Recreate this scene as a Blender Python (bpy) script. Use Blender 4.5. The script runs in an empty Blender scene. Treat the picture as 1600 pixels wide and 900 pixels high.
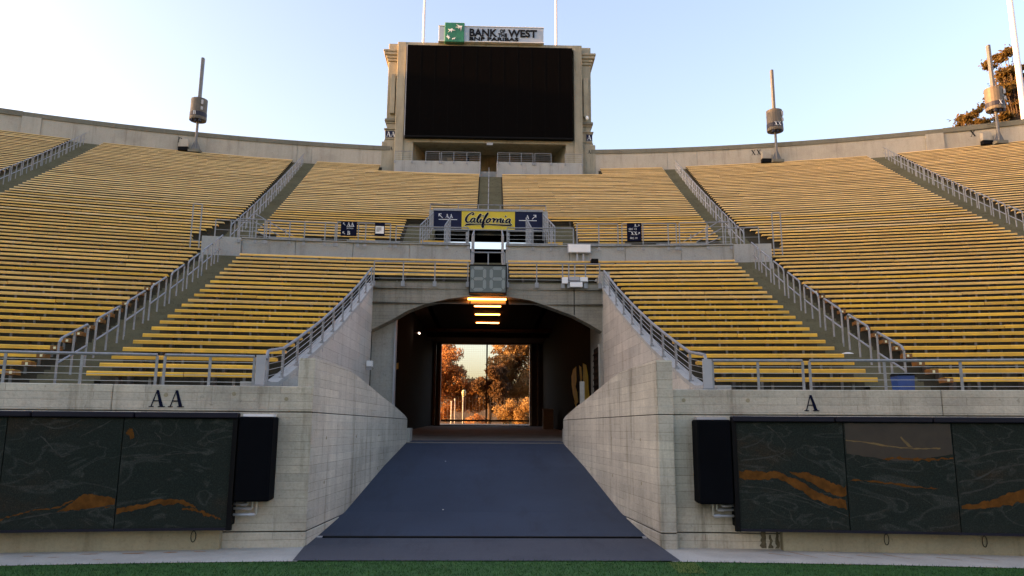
import bpy, math, random
import numpy as np
from mathutils import Vector, Matrix
rad = math.radians
S = bpy.context.scene
COL = S.collection
RNG = random.Random(7)
NR = np.random.RandomState(11)

# ------------------------------------------------------------------ camera, sky, sun, exposure
def setup_camera():
    pitch, roll, yaw = rad(10.5), rad(0.36), rad(1.75)
    right = Vector((math.cos(yaw), -math.sin(yaw), 0))
    fwd0 = Vector((math.sin(yaw), math.cos(yaw), 0))
    fwd = fwd0 * math.cos(pitch) + Vector((0, 0, math.sin(pitch)))
    up = right.cross(fwd)
    r2 = right * math.cos(roll) + up * math.sin(roll)
    u2 = up * math.cos(roll) - right * math.sin(roll)
    m = Matrix.Identity(4)
    for i in range(3):
        m[i][0] = r2[i]; m[i][1] = u2[i]; m[i][2] = -fwd[i]
    m[2][3] = 2.0
    cd = bpy.data.cameras.new('camera'); cd.sensor_width = 36; cd.lens = 36 * 1180 / 1600
    cd.clip_start = 0.1; cd.clip_end = 6000
    co = bpy.data.objects.new('camera', cd); co.matrix_world = m; COL.objects.link(co)
    S.camera = co
setup_camera()

SUN_EL, SUN_AZ = 7.0, -93.0          # azimuth measured from +Y towards +X
W = bpy.data.worlds.new('World'); S.world = W; W.use_nodes = True
nt = W.node_tree
bg = nt.nodes['Background']
sky = nt.nodes.new('ShaderNodeTexSky'); sky.sky_type = 'NISHITA'; sky.sun_disc = False
sky.sun_elevation = rad(SUN_EL); sky.sun_rotation = rad(SUN_AZ)
sky.air_density = 1.0; sky.dust_density = 4.0; sky.ozone_density = 2.8
nt.links.new(sky.outputs[0], bg.inputs[0]); bg.inputs[1].default_value = 0.15
sd = bpy.data.lights.new('sun', 'SUN'); sd.energy = 2.2; sd.angle = rad(0.5); sd.color = (1.0, 0.62, 0.27)
so = bpy.data.objects.new('sun', sd); COL.objects.link(so)
dirv = Vector((math.sin(rad(SUN_AZ)) * math.cos(rad(SUN_EL)), math.cos(rad(SUN_AZ)) * math.cos(rad(SUN_EL)), math.sin(rad(SUN_EL))))
so.rotation_euler = dirv.to_track_quat('Z', 'Y').to_euler()
S.view_settings.view_transform = 'Standard'; S.view_settings.look = 'None'
S.view_settings.exposure = 2.82; S.view_settings.gamma = 1
S.view_settings.use_white_balance = True; S.view_settings.white_balance_temperature = 9500; S.view_settings.white_balance_tint = 29
S.cycles.max_bounces = 6

# ------------------------------------------------------------------ materials
def new_mat(name):
    m = bpy.data.materials.new(name); m.use_nodes = True
    return m, m.node_tree, m.node_tree.nodes['Principled BSDF']
def N(t, kind, **kw):
    n = t.nodes.new(kind)
    for k, v in kw.items(): setattr(n, k, v)
    return n
def ramp(t, src, stops):
    r = N(t, 'ShaderNodeValToRGB')
    el = r.color_ramp.elements
    while len(el) < len(stops): el.new(0.5)
    for e, (p, c) in zip(el, stops):
        e.position = p; e.color = (c[0], c[1], c[2], 1)
    t.links.new(src, r.inputs[0]); return r.outputs[0]
def noise(t, vec, scale, detail=4, rough=0.6):
    n = N(t, 'ShaderNodeTexNoise'); n.inputs['Scale'].default_value = scale
    n.inputs['Detail'].default_value = detail; n.inputs['Roughness'].default_value = rough
    if vec is not None: t.links.new(vec, n.inputs['Vector'])
    return n.outputs['Fac']
def mul(t, a, b, fac=1.0, mode='MULTIPLY'):
    m = N(t, 'ShaderNodeMixRGB', blend_type=mode)
    if isinstance(fac, float): m.inputs[0].default_value = fac
    else: t.links.new(fac, m.inputs[0])
    for i, s in ((1, a), (2, b)):
        if isinstance(s, tuple): m.inputs[i].default_value = (s[0], s[1], s[2], 1)
        else: t.links.new(s, m.inputs[i])
    return m.outputs[0]
def scaled(t, vec, s):
    m = N(t, 'ShaderNodeMapping'); m.inputs['Scale'].default_value = s
    t.links.new(vec, m.inputs['Vector']); return m.outputs[0]
def bump(t, b, h, strength, dist=0.02):
    n = N(t, 'ShaderNodeBump'); n.inputs['Strength'].default_value = strength; n.inputs['Distance'].default_value = dist
    t.links.new(h, n.inputs['Height']); t.links.new(n.outputs[0], b.inputs['Normal'])

def concrete(name, base, boards=True, stain=0.5, board_h=0.16, streak=0.5, seams=0.55, pale=0.0):
    m, t, b = new_mat(name)
    pos = N(t, 'ShaderNodeNewGeometry').outputs['Position']
    big = noise(t, pos, 0.55, 5, 0.65)
    col = ramp(t, big, [(0.28, tuple(c * (1 - 0.30 * stain) for c in base)), (0.5, tuple(c * 1.06 for c in base)), (0.75, tuple(min(1, c * (1 + 0.34 * stain)) for c in base))])
    st = noise(t, scaled(t, pos, (2.6, 2.6, 0.22)), 1.0, 6, 0.7)
    col = mul(t, col, ramp(t, st, [(0.30, (0.50, 0.47, 0.41)), (0.45, (0.97, 0.97, 0.96)), (0.8, (1.22, 1.22, 1.22))]), streak)
    fine = noise(t, pos, 22, 4, 0.7)
    col = mul(t, col, ramp(t, fine, [(0.3, (0.78, 0.78, 0.77)), (0.55, (1.08, 1.08, 1.08))]), 0.6)
    pit = noise(t, pos, 9, 2, 0.5)
    col = mul(t, col, ramp(t, pit, [(0.24, (0.42, 0.40, 0.36)), (0.29, (1, 1, 1))]), 0.5)
    h = fine
    if boards:
        sp = N(t, 'ShaderNodeSeparateXYZ'); t.links.new(pos, sp.inputs[0])
        ad = N(t, 'ShaderNodeMath', operation='ADD'); t.links.new(sp.outputs[0], ad.inputs[0]); t.links.new(sp.outputs[1], ad.inputs[1])
        cb = N(t, 'ShaderNodeCombineXYZ'); t.links.new(ad.outputs[0], cb.inputs[0]); t.links.new(sp.outputs[2], cb.inputs[1])
        dis = N(t, 'ShaderNodeVectorMath', operation='ADD')
        wob = N(t, 'ShaderNodeTexNoise'); wob.inputs['Scale'].default_value = 1.3; t.links.new(pos, wob.inputs['Vector'])
        ws = N(t, 'ShaderNodeVectorMath', operation='SCALE'); ws.inputs['Scale'].default_value = 0.012; t.links.new(wob.outputs['Color'], ws.inputs[0])
        t.links.new(cb.outputs[0], dis.inputs[0]); t.links.new(ws.outputs[0], dis.inputs[1])
        br = N(t, 'ShaderNodeTexBrick'); br.inputs['Scale'].default_value = 1; br.offset = 0.37
        br.inputs['Brick Width'].default_value = 2.44; br.inputs['Row Height'].default_value = board_h
        br.inputs['Mortar Size'].default_value = 0.006; br.inputs['Mortar Smooth'].default_value = 0.6
        br.inputs['Color1'].default_value = (0.90, 0.89, 0.88, 1); br.inputs['Color2'].default_value = (1.17, 1.16, 1.13, 1)
        br.inputs['Mortar'].default_value = (0.48, 0.46, 0.42, 1)
        t.links.new(dis.outputs[0], br.inputs['Vector'])
        brk = noise(t, pos, 2.1, 3)
        fac = N(t, 'ShaderNodeMapRange'); fac.inputs[1].default_value = 0.35; fac.inputs[2].default_value = 0.65
        fac.inputs[3].default_value = seams * 0.35; fac.inputs[4].default_value = seams
        t.links.new(brk, fac.inputs[0])
        col = mul(t, col, br.outputs['Color'], fac.outputs[0])
        grain = noise(t, scaled(t, pos, (1.5, 1.5, 40)), 1.0, 3)
        col = mul(t, col, ramp(t, grain, [(0.3, (0.88, 0.88, 0.87)), (0.7, (1.05, 1.05, 1.05))]), 0.6)
        if pale:   # lime bloom along the board joints and vertical form joints
            b3 = N(t, 'ShaderNodeTexBrick'); b3.inputs['Scale'].default_value = 1; b3.offset = 0.0
            b3.inputs['Brick Width'].default_value = 1.22; b3.inputs['Row Height'].default_value = board_h * 2; b3.inputs['Mortar Size'].default_value = 0.007; b3.inputs['Mortar Smooth'].default_value = 0.8
            t.links.new(dis.outputs[0], b3.inputs['Vector'])
            nz = noise(t, scaled(t, pos, (1.2, 1.2, 2.2)), 1.3, 4)
            fc = mul(t, b3.outputs['Fac'], ramp(t, nz, [(0.40, (0, 0, 0)), (0.56, (pale, pale, pale))]))
            col = mul(t, col, (0.58, 0.57, 0.53), fc, 'MIX')
        h = mul(t, fine, br.outputs['Color'], 0.8)
    t.links.new(col, b.inputs['Base Color']); b.inputs['Roughness'].default_value = 0.88
    bump(t, b, h, 0.45, 0.015)
    return m

def paint(name, c, rough=0.5, var=0.25, scale=3.0, metal=0.0, bmp=0.1, spec=None, rnd=0.0, wear=None):
    m, t, b = new_mat(name)
    pos = N(t, 'ShaderNodeNewGeometry').outputs['Position']
    n = noise(t, pos, scale, 5, 0.65)
    col = ramp(t, n, [(0.3, tuple(x * (1 - var) for x in c)), (0.7, tuple(min(1, x * (1 + var * 0.6)) for x in c))])
    if wear:
        w = noise(t, scaled(t, pos, (1, 1, 3)), 1.7, 6, 0.75)
        col = mul(t, col, wear, ramp(t, w, [(0.54, (0, 0, 0)), (0.72, (0.75, 0.75, 0.75))]), 'MIX')
    if rnd:
        oi = N(t, 'ShaderNodeObjectInfo')
        lo, hi = 1 - rnd, 1 + rnd * 0.7
        col = mul(t, col, ramp(t, oi.outputs['Random'], [(0, (lo, lo * 0.97, lo * 0.9)), (1, (hi, hi, hi))]), 1.0)
    t.links.new(col, b.inputs['Base Color']); b.inputs['Roughness'].default_value = rough; b.inputs['Metallic'].default_value = metal
    if spec is not None: b.inputs['Specular IOR Level'].default_value = spec
    if bmp: bump(t, b, noise(t, pos, scale * 12, 3), bmp, 0.005)
    return m
def emit(name, c, s):
    m, t, b = new_mat(name)
    b.inputs['Base Color'].default_value = (*c, 1); b.inputs['Emission Color'].default_value = (*c, 1)
    b.inputs['Emission Strength'].default_value = s
    return m

M = {}
M['wall'] = concrete('wall_concrete', (0.44, 0.405, 0.335), stain=0.85, board_h=0.135, streak=0.95, seams=1.0, pale=0.3)
M['wing'] = concrete('wing_concrete', (0.44, 0.41, 0.345), stain=1.0, board_h=0.15, streak=1.0, seams=1.0, pale=0.6)
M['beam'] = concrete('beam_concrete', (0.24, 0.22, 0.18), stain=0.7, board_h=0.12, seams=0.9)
M['side'] = concrete('side_wall_concrete', (0.43, 0.405, 0.365), stain=0.55, board_h=0.28, seams=1.0)
M['parapet'] = concrete('parapet_concrete', (0.33, 0.335, 0.32), boards=False, stain=0.35, streak=0.45)
M['terrace'] = concrete('terrace_concrete', (0.050, 0.041, 0.026), boards=False, stain=0.7)  # concrete darkened so its colour carries the shade under the benches
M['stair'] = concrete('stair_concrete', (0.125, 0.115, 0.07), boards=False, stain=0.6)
M['rim'] = concrete('rim_concrete', (0.39, 0.35, 0.29), boards=False, stain=0.5)
M['cap'] = concrete('coping_concrete', (0.16, 0.15, 0.115), boards=False, stain=0.5)
M['tower'] = concrete('tower_concrete', (0.31, 0.275, 0.205), boards=False, stain=0.7, streak=0.8)
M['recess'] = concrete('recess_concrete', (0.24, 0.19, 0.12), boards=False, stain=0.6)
M['plinth'] = concrete('plinth_concrete', (0.30, 0.26, 0.17), boards=False, stain=0.6)
M['jamb'] = concrete('jamb_concrete', (0.33, 0.33, 0.30), stain=0.4, seams=0.3)
M['groove'] = paint('groove_shadow_gap', (0.05, 0.047, 0.04), 0.95)
M['tunnel_dark'] = paint('tunnel_shade_black', (0.006, 0.0055, 0.0055), 0.9, spec=0.1)  # near-black colour paints deep interior shade onto tunnel and passage walls
M['tunnel_ceiling'] = paint('tunnel_ceiling_tint', (0.06, 0.03, 0.02), 0.9, spec=0.1)  # reddish base carries the orange lamp glow in its colour
M['tunnel_floor'] = concrete('tunnel_floor_concrete', (0.17, 0.145, 0.12), boards=False, stain=0.7)
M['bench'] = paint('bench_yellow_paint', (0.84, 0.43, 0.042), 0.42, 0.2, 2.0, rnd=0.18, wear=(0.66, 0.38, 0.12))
M['bench_far'] = paint('bench_pale_paint', (0.87, 0.545, 0.22), 0.42, 0.2, 1.2, rnd=0.16, wear=(0.84, 0.62, 0.38))  # palest bench yellow, for the upper rows
M['bench_mid'] = paint('bench_mid_paint', (0.85, 0.47, 0.115), 0.42, 0.2, 1.6, rnd=0.18, wear=(0.80, 0.53, 0.27))  # bench yellow between the low and upper rows
M['end_board'] = paint('orange_end_board', (0.24, 0.085, 0.012), 0.55, 0.3)
M['under'] = paint('shaded_plank_underside', (0.050, 0.036, 0.024), 0.8, 0.3, spec=0.15)  # dark brown stands in for shade beneath the yellow planks
M['bracket'] = paint('bracket_steel', (0.07, 0.055, 0.045), 0.6, 0.3)
M['bracket_grey'] = paint('bracket_galvanised', (0.17, 0.16, 0.14), 0.6, 0.3)
M['galv'] = paint('galvanised_steel', (0.27, 0.28, 0.29), 0.5, 0.25, 9, metal=0.35)
M['wire'] = paint('stainless_wire', (0.45, 0.46, 0.46), 0.4, 0.1, 9, metal=0.6)
M['plate'] = paint('grey_plate_paint', (0.36, 0.37, 0.39), 0.5, 0.1)
M['black'] = paint('black_screen', (0.003, 0.0025, 0.0025), 0.9, 0.3, 20, bmp=0.0, spec=0.03)
M['black_frame'] = paint('black_metal', (0.005, 0.005, 0.0055), 0.7, 0.2, spec=0.1)
M['pad'] = paint('navy_pad_vinyl', (0.002, 0.0028, 0.0045), 0.8, 0.25, 2, spec=0.06)
M['padtop'] = paint('navy_tube_vinyl', (0.009, 0.009, 0.018), 0.55, 0.25, 2, spec=0.2)
M['navy'] = paint('navy_sign_paint', (0.005, 0.011, 0.042), 0.6, 0.15, spec=0.2)
M['navy_ink'] = paint('navy_letter_paint', (0.004, 0.006, 0.022), 0.8, 0.1, bmp=0, spec=0.1)
M['ink'] = paint('charcoal_letter_paint', (0.006, 0.008, 0.012), 0.7, 0.1, bmp=0, spec=0.15)
M['sign_yellow'] = paint('yellow_sign_paint', (0.68, 0.48, 0.02), 0.4, 0.06)
M['cream'] = paint('cream_outline_paint', (0.80, 0.74, 0.45), 0.45, 0.05, bmp=0)
M['white'] = paint('white_paint', (0.80, 0.80, 0.79), 0.45, 0.05)
M['letter_white'] = paint('white_letter_paint', (0.72, 0.74, 0.76), 0.5, 0.05, bmp=0)
M['sign_grey'] = paint('grey_sign_panel', (0.36, 0.41, 0.45), 0.35, 0.06, metal=0.2)
M['logo_green'] = paint('green_sign_panel', (0.0, 0.17, 0.085), 0.3, 0.25, 0.9)
M['stain_dark'] = paint('dark_seepage', (0.15, 0.12, 0.07), 0.8, 0.5, 14)
M['pole_grey'] = paint('dark_pole_paint', (0.15, 0.145, 0.14), 0.5, 0.15, metal=0.2)
M['drum'] = paint('drum_mesh_metal', (0.13, 0.105, 0.08), 0.6, 0.25, 4, metal=0.1)
M['drum_band'] = paint('drum_navy_band', (0.010, 0.011, 0.028), 0.6, 0.2)
M['flagpole'] = paint('flagpole_white', (0.72, 0.70, 0.72), 0.3, 0.05)
M['blue_bin'] = paint('blue_bin_plastic', (0.012, 0.065, 0.24), 0.45, 0.2)
M['emblem'] = paint('yellow_wall_emblem', (0.74, 0.48, 0.02), 0.6, 0.3)
M['pipe'] = paint('zinc_conduit', (0.55, 0.56, 0.57), 0.3, 0.15, metal=0.7)
M['seg'] = paint('unlit_digit_lens', (0.20, 0.235, 0.225), 0.4, 0.1)
M['clock'] = paint('clock_face_lens', (0.095, 0.12, 0.113), 0.35, 0.1)
M['digit_board'] = M['clock']
M['vein'] = paint('orange_vein_stone', (0.125, 0.045, 0.009), 0.7, 0.5, 6, spec=0.1)
M['wisp'] = paint('pale_vein_stone', (0.040, 0.044, 0.039), 0.7, 0.5, 8, spec=0.1)
M['lamp'] = emit('orange_lamp_tube', (1.0, 0.36, 0.09), 3.2)
M['lamp_small'] = emit('small_white_lamp', (1.0, 0.95, 0.9), 3.0)
M['bark'] = paint('bark', (0.09, 0.055, 0.035), 0.9, 0.4, 5)
M['box_brown'] = paint('brown_board', (0.16, 0.085, 0.04), 0.7, 0.25)
M['gate_orange'] = paint('orange_lit_gate_steel', (0.26, 0.11, 0.05), 0.6, 0.35)  # orange lamp glow tinted into the gate steel
M['gate_dark'] = paint('dark_gate_steel', (0.05, 0.03, 0.022), 0.6, 0.3)
M['stone_white'] = paint('pale_stone', (0.42, 0.37, 0.33), 0.8, 0.35, 2.5)
M['rust'] = paint('rust_stain', (0.42, 0.19, 0.07), 0.85, 0.4, 8)

def leaf_mat(name, a, b2):
    m, t, b = new_mat(name)
    pos = N(t, 'ShaderNodeNewGeometry').outputs['Position']
    n = noise(t, pos, 1.6, 4)
    t.links.new(ramp(t, n, [(0.32, a), (0.68, b2)]), b.inputs['Base Color']); b.inputs['Roughness'].default_value = 0.7
    tr = N(t, 'ShaderNodeBsdfTranslucent'); t.links.new(b.inputs['Base Color'].links[0].from_socket, tr.inputs['Color'])
    mx = N(t, 'ShaderNodeMixShader'); mx.inputs[0].default_value = 0.5
    t.links.new(b.outputs[0], mx.inputs[1]); t.links.new(tr.outputs[0], mx.inputs[2]); t.links.new(mx.outputs[0], t.nodes['Material Output'].inputs['Surface'])
    return m
M['leaf_gold'] = leaf_mat('golden_leaves', (0.34, 0.20, 0.085), (0.62, 0.42, 0.20))  # autumn gold with low sun warmth and haze mixed into the colour
M['leaf_orange'] = leaf_mat('orange_leaves', (0.42, 0.19, 0.075), (0.64, 0.36, 0.17))  # autumn orange, paled and warmed to carry sunset light and haze
M['leaf_dark'] = leaf_mat('dark_leaves', (0.12, 0.07, 0.038), (0.26, 0.15, 0.08))
M['leaf_cypress'] = leaf_mat('cypress_leaves', (0.05, 0.04, 0.015), (0.24, 0.135, 0.03))  # brighter warm tone paints golden sun into the foliage

def stone_mat():
    m, t, b = new_mat('polished_dark_stone')
    pos = N(t, 'ShaderNodeNewGeometry').outputs['Position']
    oi = N(t, 'ShaderNodeObjectInfo')
    off = N(t, 'ShaderNodeVectorMath', operation='MULTIPLY_ADD'); off.inputs[1].default_value = (1, 1, 1)
    sc = N(t, 'ShaderNodeVectorMath', operation='SCALE'); sc.inputs[0].default_value = (17, 9, 5); t.links.new(oi.outputs['Random'], sc.inputs['Scale'])
    t.links.new(pos, off.inputs[0]); t.links.new(sc.outputs[0], off.inputs[2])
    n = noise(t, scaled(t, off.outputs[0], (0.5, 0.5, 1.1)), 1.0, 5)
    col = ramp(t, n, [(0.3, (0.0085, 0.0175, 0.0145)), (0.55, (0.0145, 0.021, 0.0175)), (0.72, (0.034, 0.023, 0.014))])
    # thin pale curving wisps: level lines of a warped noise
    wv = N(t, 'ShaderNodeTexNoise'); wv.inputs['Scale'].default_value = 0.9; wv.inputs['Detail'].default_value = 2; wv.inputs['Distortion'].default_value = 1.6
    t.links.new(scaled(t, off.outputs[0], (0.8, 0.8, 1.3)), wv.inputs['Vector'])
    line = ramp(t, wv.outputs['Fac'], [(0.44, (0, 0, 0)), (0.462, (1, 1, 1)), (0.485, (0, 0, 0))])
    brk = noise(t, off.outputs[0], 1.9, 3)
    fac = mul(t, line, ramp(t, brk, [(0.5, (0, 0, 0)), (0.66, (0.4, 0.4, 0.4))]))
    col = mul(t, col, (0.085, 0.095, 0.083), fac, 'MIX')
    w2 = N(t, 'ShaderNodeTexNoise'); w2.inputs['Scale'].default_value = 0.8; w2.inputs['Detail'].default_value = 2.5; w2.inputs['Distortion'].default_value = 1.8
    t.links.new(scaled(t, off.outputs[0], (0.7, 0.7, 1.8)), w2.inputs['Vector'])
    col = mul(t, col, (0.075, 0.082, 0.074), ramp(t, w2.outputs['Fac'], [(0.52, (0, 0, 0)), (0.545, (0.30, 0.30, 0.30)), (0.57, (0, 0, 0))]), 'MIX')
    sp = noise(t, pos, 55, 3, 0.8)
    col = mul(t, col, ramp(t, sp, [(0.42, (0.6, 0.6, 0.6)), (0.6, (1.2, 1.2, 1.2)), (0.72, (2.6, 2.6, 2.5))]), 0.9)
    t.links.new(col, b.inputs['Base Color']); b.inputs['Roughness'].default_value = 0.65; b.inputs['Specular IOR Level'].default_value = 0.12
    return m
M['stone'] = stone_mat()

def asphalt_mat(name, a, c):
    m, t, b = new_mat(name)
    pos = N(t, 'ShaderNodeNewGeometry').outputs['Position']
    n = noise(t, pos, 0.5, 5, 0.6)
    col = ramp(t, n, [(0.3, a), (0.7, c)])
    f = noise(t, pos, 60, 3, 0.7)
    col = mul(t, col, ramp(t, f, [(0.3, (0.72, 0.72, 0.72)), (0.7, (1.25, 1.25, 1.25))]), 0.9)
    d = noise(t, scaled(t, pos, (2.2, 0.5, 1)), 0.8, 4, 0.7)
    col = mul(t, col, ramp(t, d, [(0.34, (0.72, 0.72, 0.74)), (0.48, (1, 1, 1)), (0.62, (1.0, 1.0, 1.0)), (0.8, (1.5, 1.4, 1.28))]), 0.9)
    t.links.new(col, b.inputs['Base Color']); b.inputs['Roughness'].default_value = 0.8
    bump(t, b, f, 0.5, 0.01)
    return m
M['asphalt'] = asphalt_mat('ramp_asphalt', (0.012, 0.028, 0.053), (0.022, 0.043, 0.075))
M['apron'] = asphalt_mat('apron_asphalt', (0.036, 0.043, 0.060), (0.056, 0.061, 0.076))


def walk_mat():
    m, t, b = new_mat('sidewalk_concrete')
    pos = N(t, 'ShaderNodeNewGeometry').outputs['Position']
    col = ramp(t, noise(t, pos, 1.3, 5), [(0.3, (0.36, 0.345, 0.31)), (0.7, (0.48, 0.465, 0.42))])
    col = mul(t, col, ramp(t, noise(t, pos, 30, 3), [(0.3, (0.8, 0.8, 0.8)), (0.7, (1.08, 1.08, 1.08))]), 0.7)
    t.links.new(col, b.inputs['Base Color']); b.inputs['Roughness'].default_value = 0.85
    bump(t, b, noise(t, pos, 50, 3), 0.3, 0.01)
    return m
M['walk'] = walk_mat()
def turf_mat(name, a, b2):
    m, t, b = new_mat(name)
    pos = N(t, 'ShaderNodeNewGeometry').outputs['Position']
    col = ramp(t, noise(t, pos, 4, 5, 0.7), [(0.3, a), (0.7, b2)])
    col = mul(t, col, ramp(t, noise(t, pos, 70, 2), [(0.3, (0.6, 0.6, 0.6)), (0.7, (1.25, 1.25, 1.25))]), 0.8)
    t.links.new(col, b.inputs['Base Color']); b.inputs['Roughness'].default_value = 0.85; b.inputs['Specular IOR Level'].default_value = 0.2
    return m
M['turf'] = turf_mat('turf_green', (0.014, 0.065, 0.018), (0.03, 0.12, 0.03))
M['turf_line'] = turf_mat('turf_yellow_green', (0.05, 0.09, 0.015), (0.09, 0.13, 0.03))
M['terrain'] = turf_mat('dry_terrain', (0.13, 0.10, 0.05), (0.22, 0.17, 0.09))

# ------------------------------------------------------------------ mesh helpers
YC, R0, TR = -40.0, 54.75, 0.61
ZC = [1.1623702604237085e-07, -2.398945574996942e-05, 0.0021363912769405357, 0.2046554466125422, 2.947910533022871]
def zk(k): return float(np.polyval(ZC, k))          # height of the seat of row k
def Rk(k): return R0 + TR * k
def pol(r, th, z):                                   # th in degrees from the +Y axis, about the bowl's centre
    a = rad(th); return (r * math.sin(a), YC + r * math.cos(a), z)
def th_of(x, r): return math.degrees(math.asin(x / r))

class MB:
    def __init__(s): s.v = []; s.f = []
    def add(s, vs, fs):
        o = len(s.v); s.v += [tuple(p) for p in vs]; s.f += [tuple(i + o for i in f) for f in fs]; return s
    def hexa(s, p):      # p: 4 bottom ccw, 4 top
        return s.add(p, [(3, 2, 1, 0), (4, 5, 6, 7), (0, 1, 5, 4), (1, 2, 6, 5), (2, 3, 7, 6), (3, 0, 4, 7)])
    def box(s, x0, x1, y0, y1, z0, z1):
        return s.hexa([(x0, y0, z0), (x1, y0, z0), (x1, y1, z0), (x0, y1, z0), (x0, y0, z1), (x1, y0, z1), (x1, y1, z1), (x0, y1, z1)])
    def pbox(s, r0, r1, t0, t1, z0, z1, step=1.5):
        if t0 > t1: t0, t1 = t1, t0
        n = max(1, int(math.ceil((t1 - t0) / step))); vs = []; fs = []
        for i in range(n + 1):
            t = t0 + (t1 - t0) * i / n
            vs += [pol(r0, t, z0), pol(r1, t, z0), pol(r1, t, z1), pol(r0, t, z1)]
        for i in range(n):
            a, b = 4 * i, 4 * i + 4
            for j in range(4):
                k = (j + 1) % 4
                fs.append((a + j, b + j, b + k, a + k))
        fs.append((0, 1, 2, 3)); e = 4 * n; fs.append((e + 3, e + 2, e + 1, e))
        return s.add(vs, fs)
    def prism(s, poly, vec):
        n = len(poly); v = Vector(vec)
        a = [Vector(p) for p in poly]; vs = a + [p + v for p in a]
        fs = [tuple(reversed(range(n))), tuple(range(n, 2 * n))] + [(i, (i + 1) % n, n + (i + 1) % n, n + i) for i in range(n)]
        return s.add(vs, fs)
    def tube(s, p, q, r, n=8, r2=None):
        p, q = Vector(p), Vector(q); d = (q - p)
        if d.length < 1e-6: return s
        d.normalize(); u = d.orthogonal().normalized(); w = d.cross(u); r2 = r if r2 is None else r2
        vs = [p + (u * math.cos(2 * math.pi * i / n) + w * math.sin(2 * math.pi * i / n)) * r for i in range(n)]
        vs += [q + (u * math.cos(2 * math.pi * i / n) + w * math.sin(2 * math.pi * i / n)) * r2 for i in range(n)]
        fs = [(i, (i + 1) % n, n + (i + 1) % n, n + i) for i in range(n)] + [tuple(reversed(range(n))), tuple(range(n, 2 * n))]
        return s.add(vs, fs)
    def path(s, pts, r, n=8):
        for a, b in zip(pts, pts[1:]): s.tube(a, b, r, n)
        return s
    def lathe(s, c, prof, n=20):
        vs = []; fs = []; m = len(prof)
        for i in range(n):
            a = 2 * math.pi * i / n
            for r, z in prof: vs.append((c[0] + r * math.cos(a), c[1] + r * math.sin(a), c[2] + z))
        for i in range(n):
            j = (i + 1) % n
            for k in range(m - 1): fs.append((i * m + k, j * m + k, j * m + k + 1, i * m + k + 1))
        return s.add(vs, fs)
    def build(s, name, mat, parent=None, bevel=0, smooth=False, loc=None):
        me = bpy.data.meshes.new(name)
        if parent is not None: o0 = Vector(parent['_wl'])
        elif loc is not None: o0 = Vector(loc)
        else:
            A = np.array(s.v); o0 = Vector(((A[:, 0].min() + A[:, 0].max()) / 2, (A[:, 1].min() + A[:, 1].max()) / 2, A[:, 2].min()))
        me.from_pydata([(p[0] - o0[0], p[1] - o0[1], p[2] - o0[2]) for p in s.v], [], s.f)
        me.materials.append(M[mat] if isinstance(mat, str) else mat)
        if smooth: me.polygons.foreach_set('use_smooth', [True] * len(me.polygons))
        o = bpy.data.objects.new(name, me); COL.objects.link(o)
        if parent is not None:
            o.parent = parent
        else: o.location = o0
        o['_wl'] = tuple(o0)
        if bevel:
            b = o.modifiers.new('bevel', 'BEVEL'); b.width = bevel; b.segments = 1; b.limit_method = 'ANGLE'; b.angle_limit = rad(40)
        return o

LABELS = {}
def tag(o, label, cat, group=None):
    o['label'] = label; o['category'] = cat
    if group: o['group'] = group
    return o
def thing(name, label, cat, loc, group=None):
    o = bpy.data.objects.new(name, None); COL.objects.link(o); o.location = loc; o.empty_display_size = 0.2
    o['_wl'] = tuple(loc); return tag(o, label, cat, group)
def structure(o): o['kind'] = 'structure'; return o
def stuff(o): o['kind'] = 'stuff'; return o
def nth(n):
    return '%d%s' % (n, 'th' if 10 <= n % 100 <= 20 else {1: 'st', 2: 'nd', 3: 'rd'}.get(n % 10, 'th'))

# writing: text and hand drawn letters ------------------------------------------------
def text_geo(txt, height, offset=0.0, spacing=1.0, shear=0.0):
    c = bpy.data.curves.new('t', 'FONT'); c.body = txt; c.offset = offset; c.space_character = spacing; c.shear = shear
    c.resolution_u = 3; c.extrude = 0.02
    ob = bpy.data.objects.new('t', c); COL.objects.link(ob)
    dg = bpy.context.evaluated_depsgraph_get(); dg.update()
    me = bpy.data.meshes.new_from_object(ob.evaluated_get(dg))
    vs = np.array([v.co[:] for v in me.vertices]); fs = [tuple(p.vertices) for p in me.polygons]
    bpy.data.objects.remove(ob); bpy.data.curves.remove(c); bpy.data.meshes.remove(me)
    if len(vs) == 0: return vs, fs
    vs[:, :2] -= vs[:, :2].min(0)
    vs[:, :2] *= height / max(1e-6, vs[:, 1].max())
    return vs, fs
def put_letters(mb, vs, fs, origin, width=None, depth=0.01, th=0.0):
    """stand flat letters up facing the field; origin = lower left corner on the wall"""
    vs = vs.copy()
    if width: vs[:, 0] *= width / vs[:, 0].max()
    zz = vs[:, 2]; zz = (zz - zz.min()) / max(1e-9, zz.max() - zz.min()) * depth
    a = rad(th); ca, sa = math.cos(a), math.sin(a)
    out = []
    for (x, y, _), d in zip(vs, zz):
        lx, ly = x, -d
        out.append((origin[0] + lx * ca + ly * sa, origin[1] - lx * sa + ly * ca, origin[2] + y))
    mb.add(out, fs)
def poly_letters(mb, polys, origin, size, th=0.0, depth=0.008):
    a = rad(th); ca, sa = math.cos(a), math.sin(a)
    for i, P in enumerate(polys):
        d0 = depth + 0.0007 * i
        pts = [(origin[0] + x * size * ca - d0 * sa, origin[1] - x * size * sa - d0 * ca, origin[2] + y * size) for x, y in P]
        mb.prism(pts, (d0 * sa, d0 * ca, 0))
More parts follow.
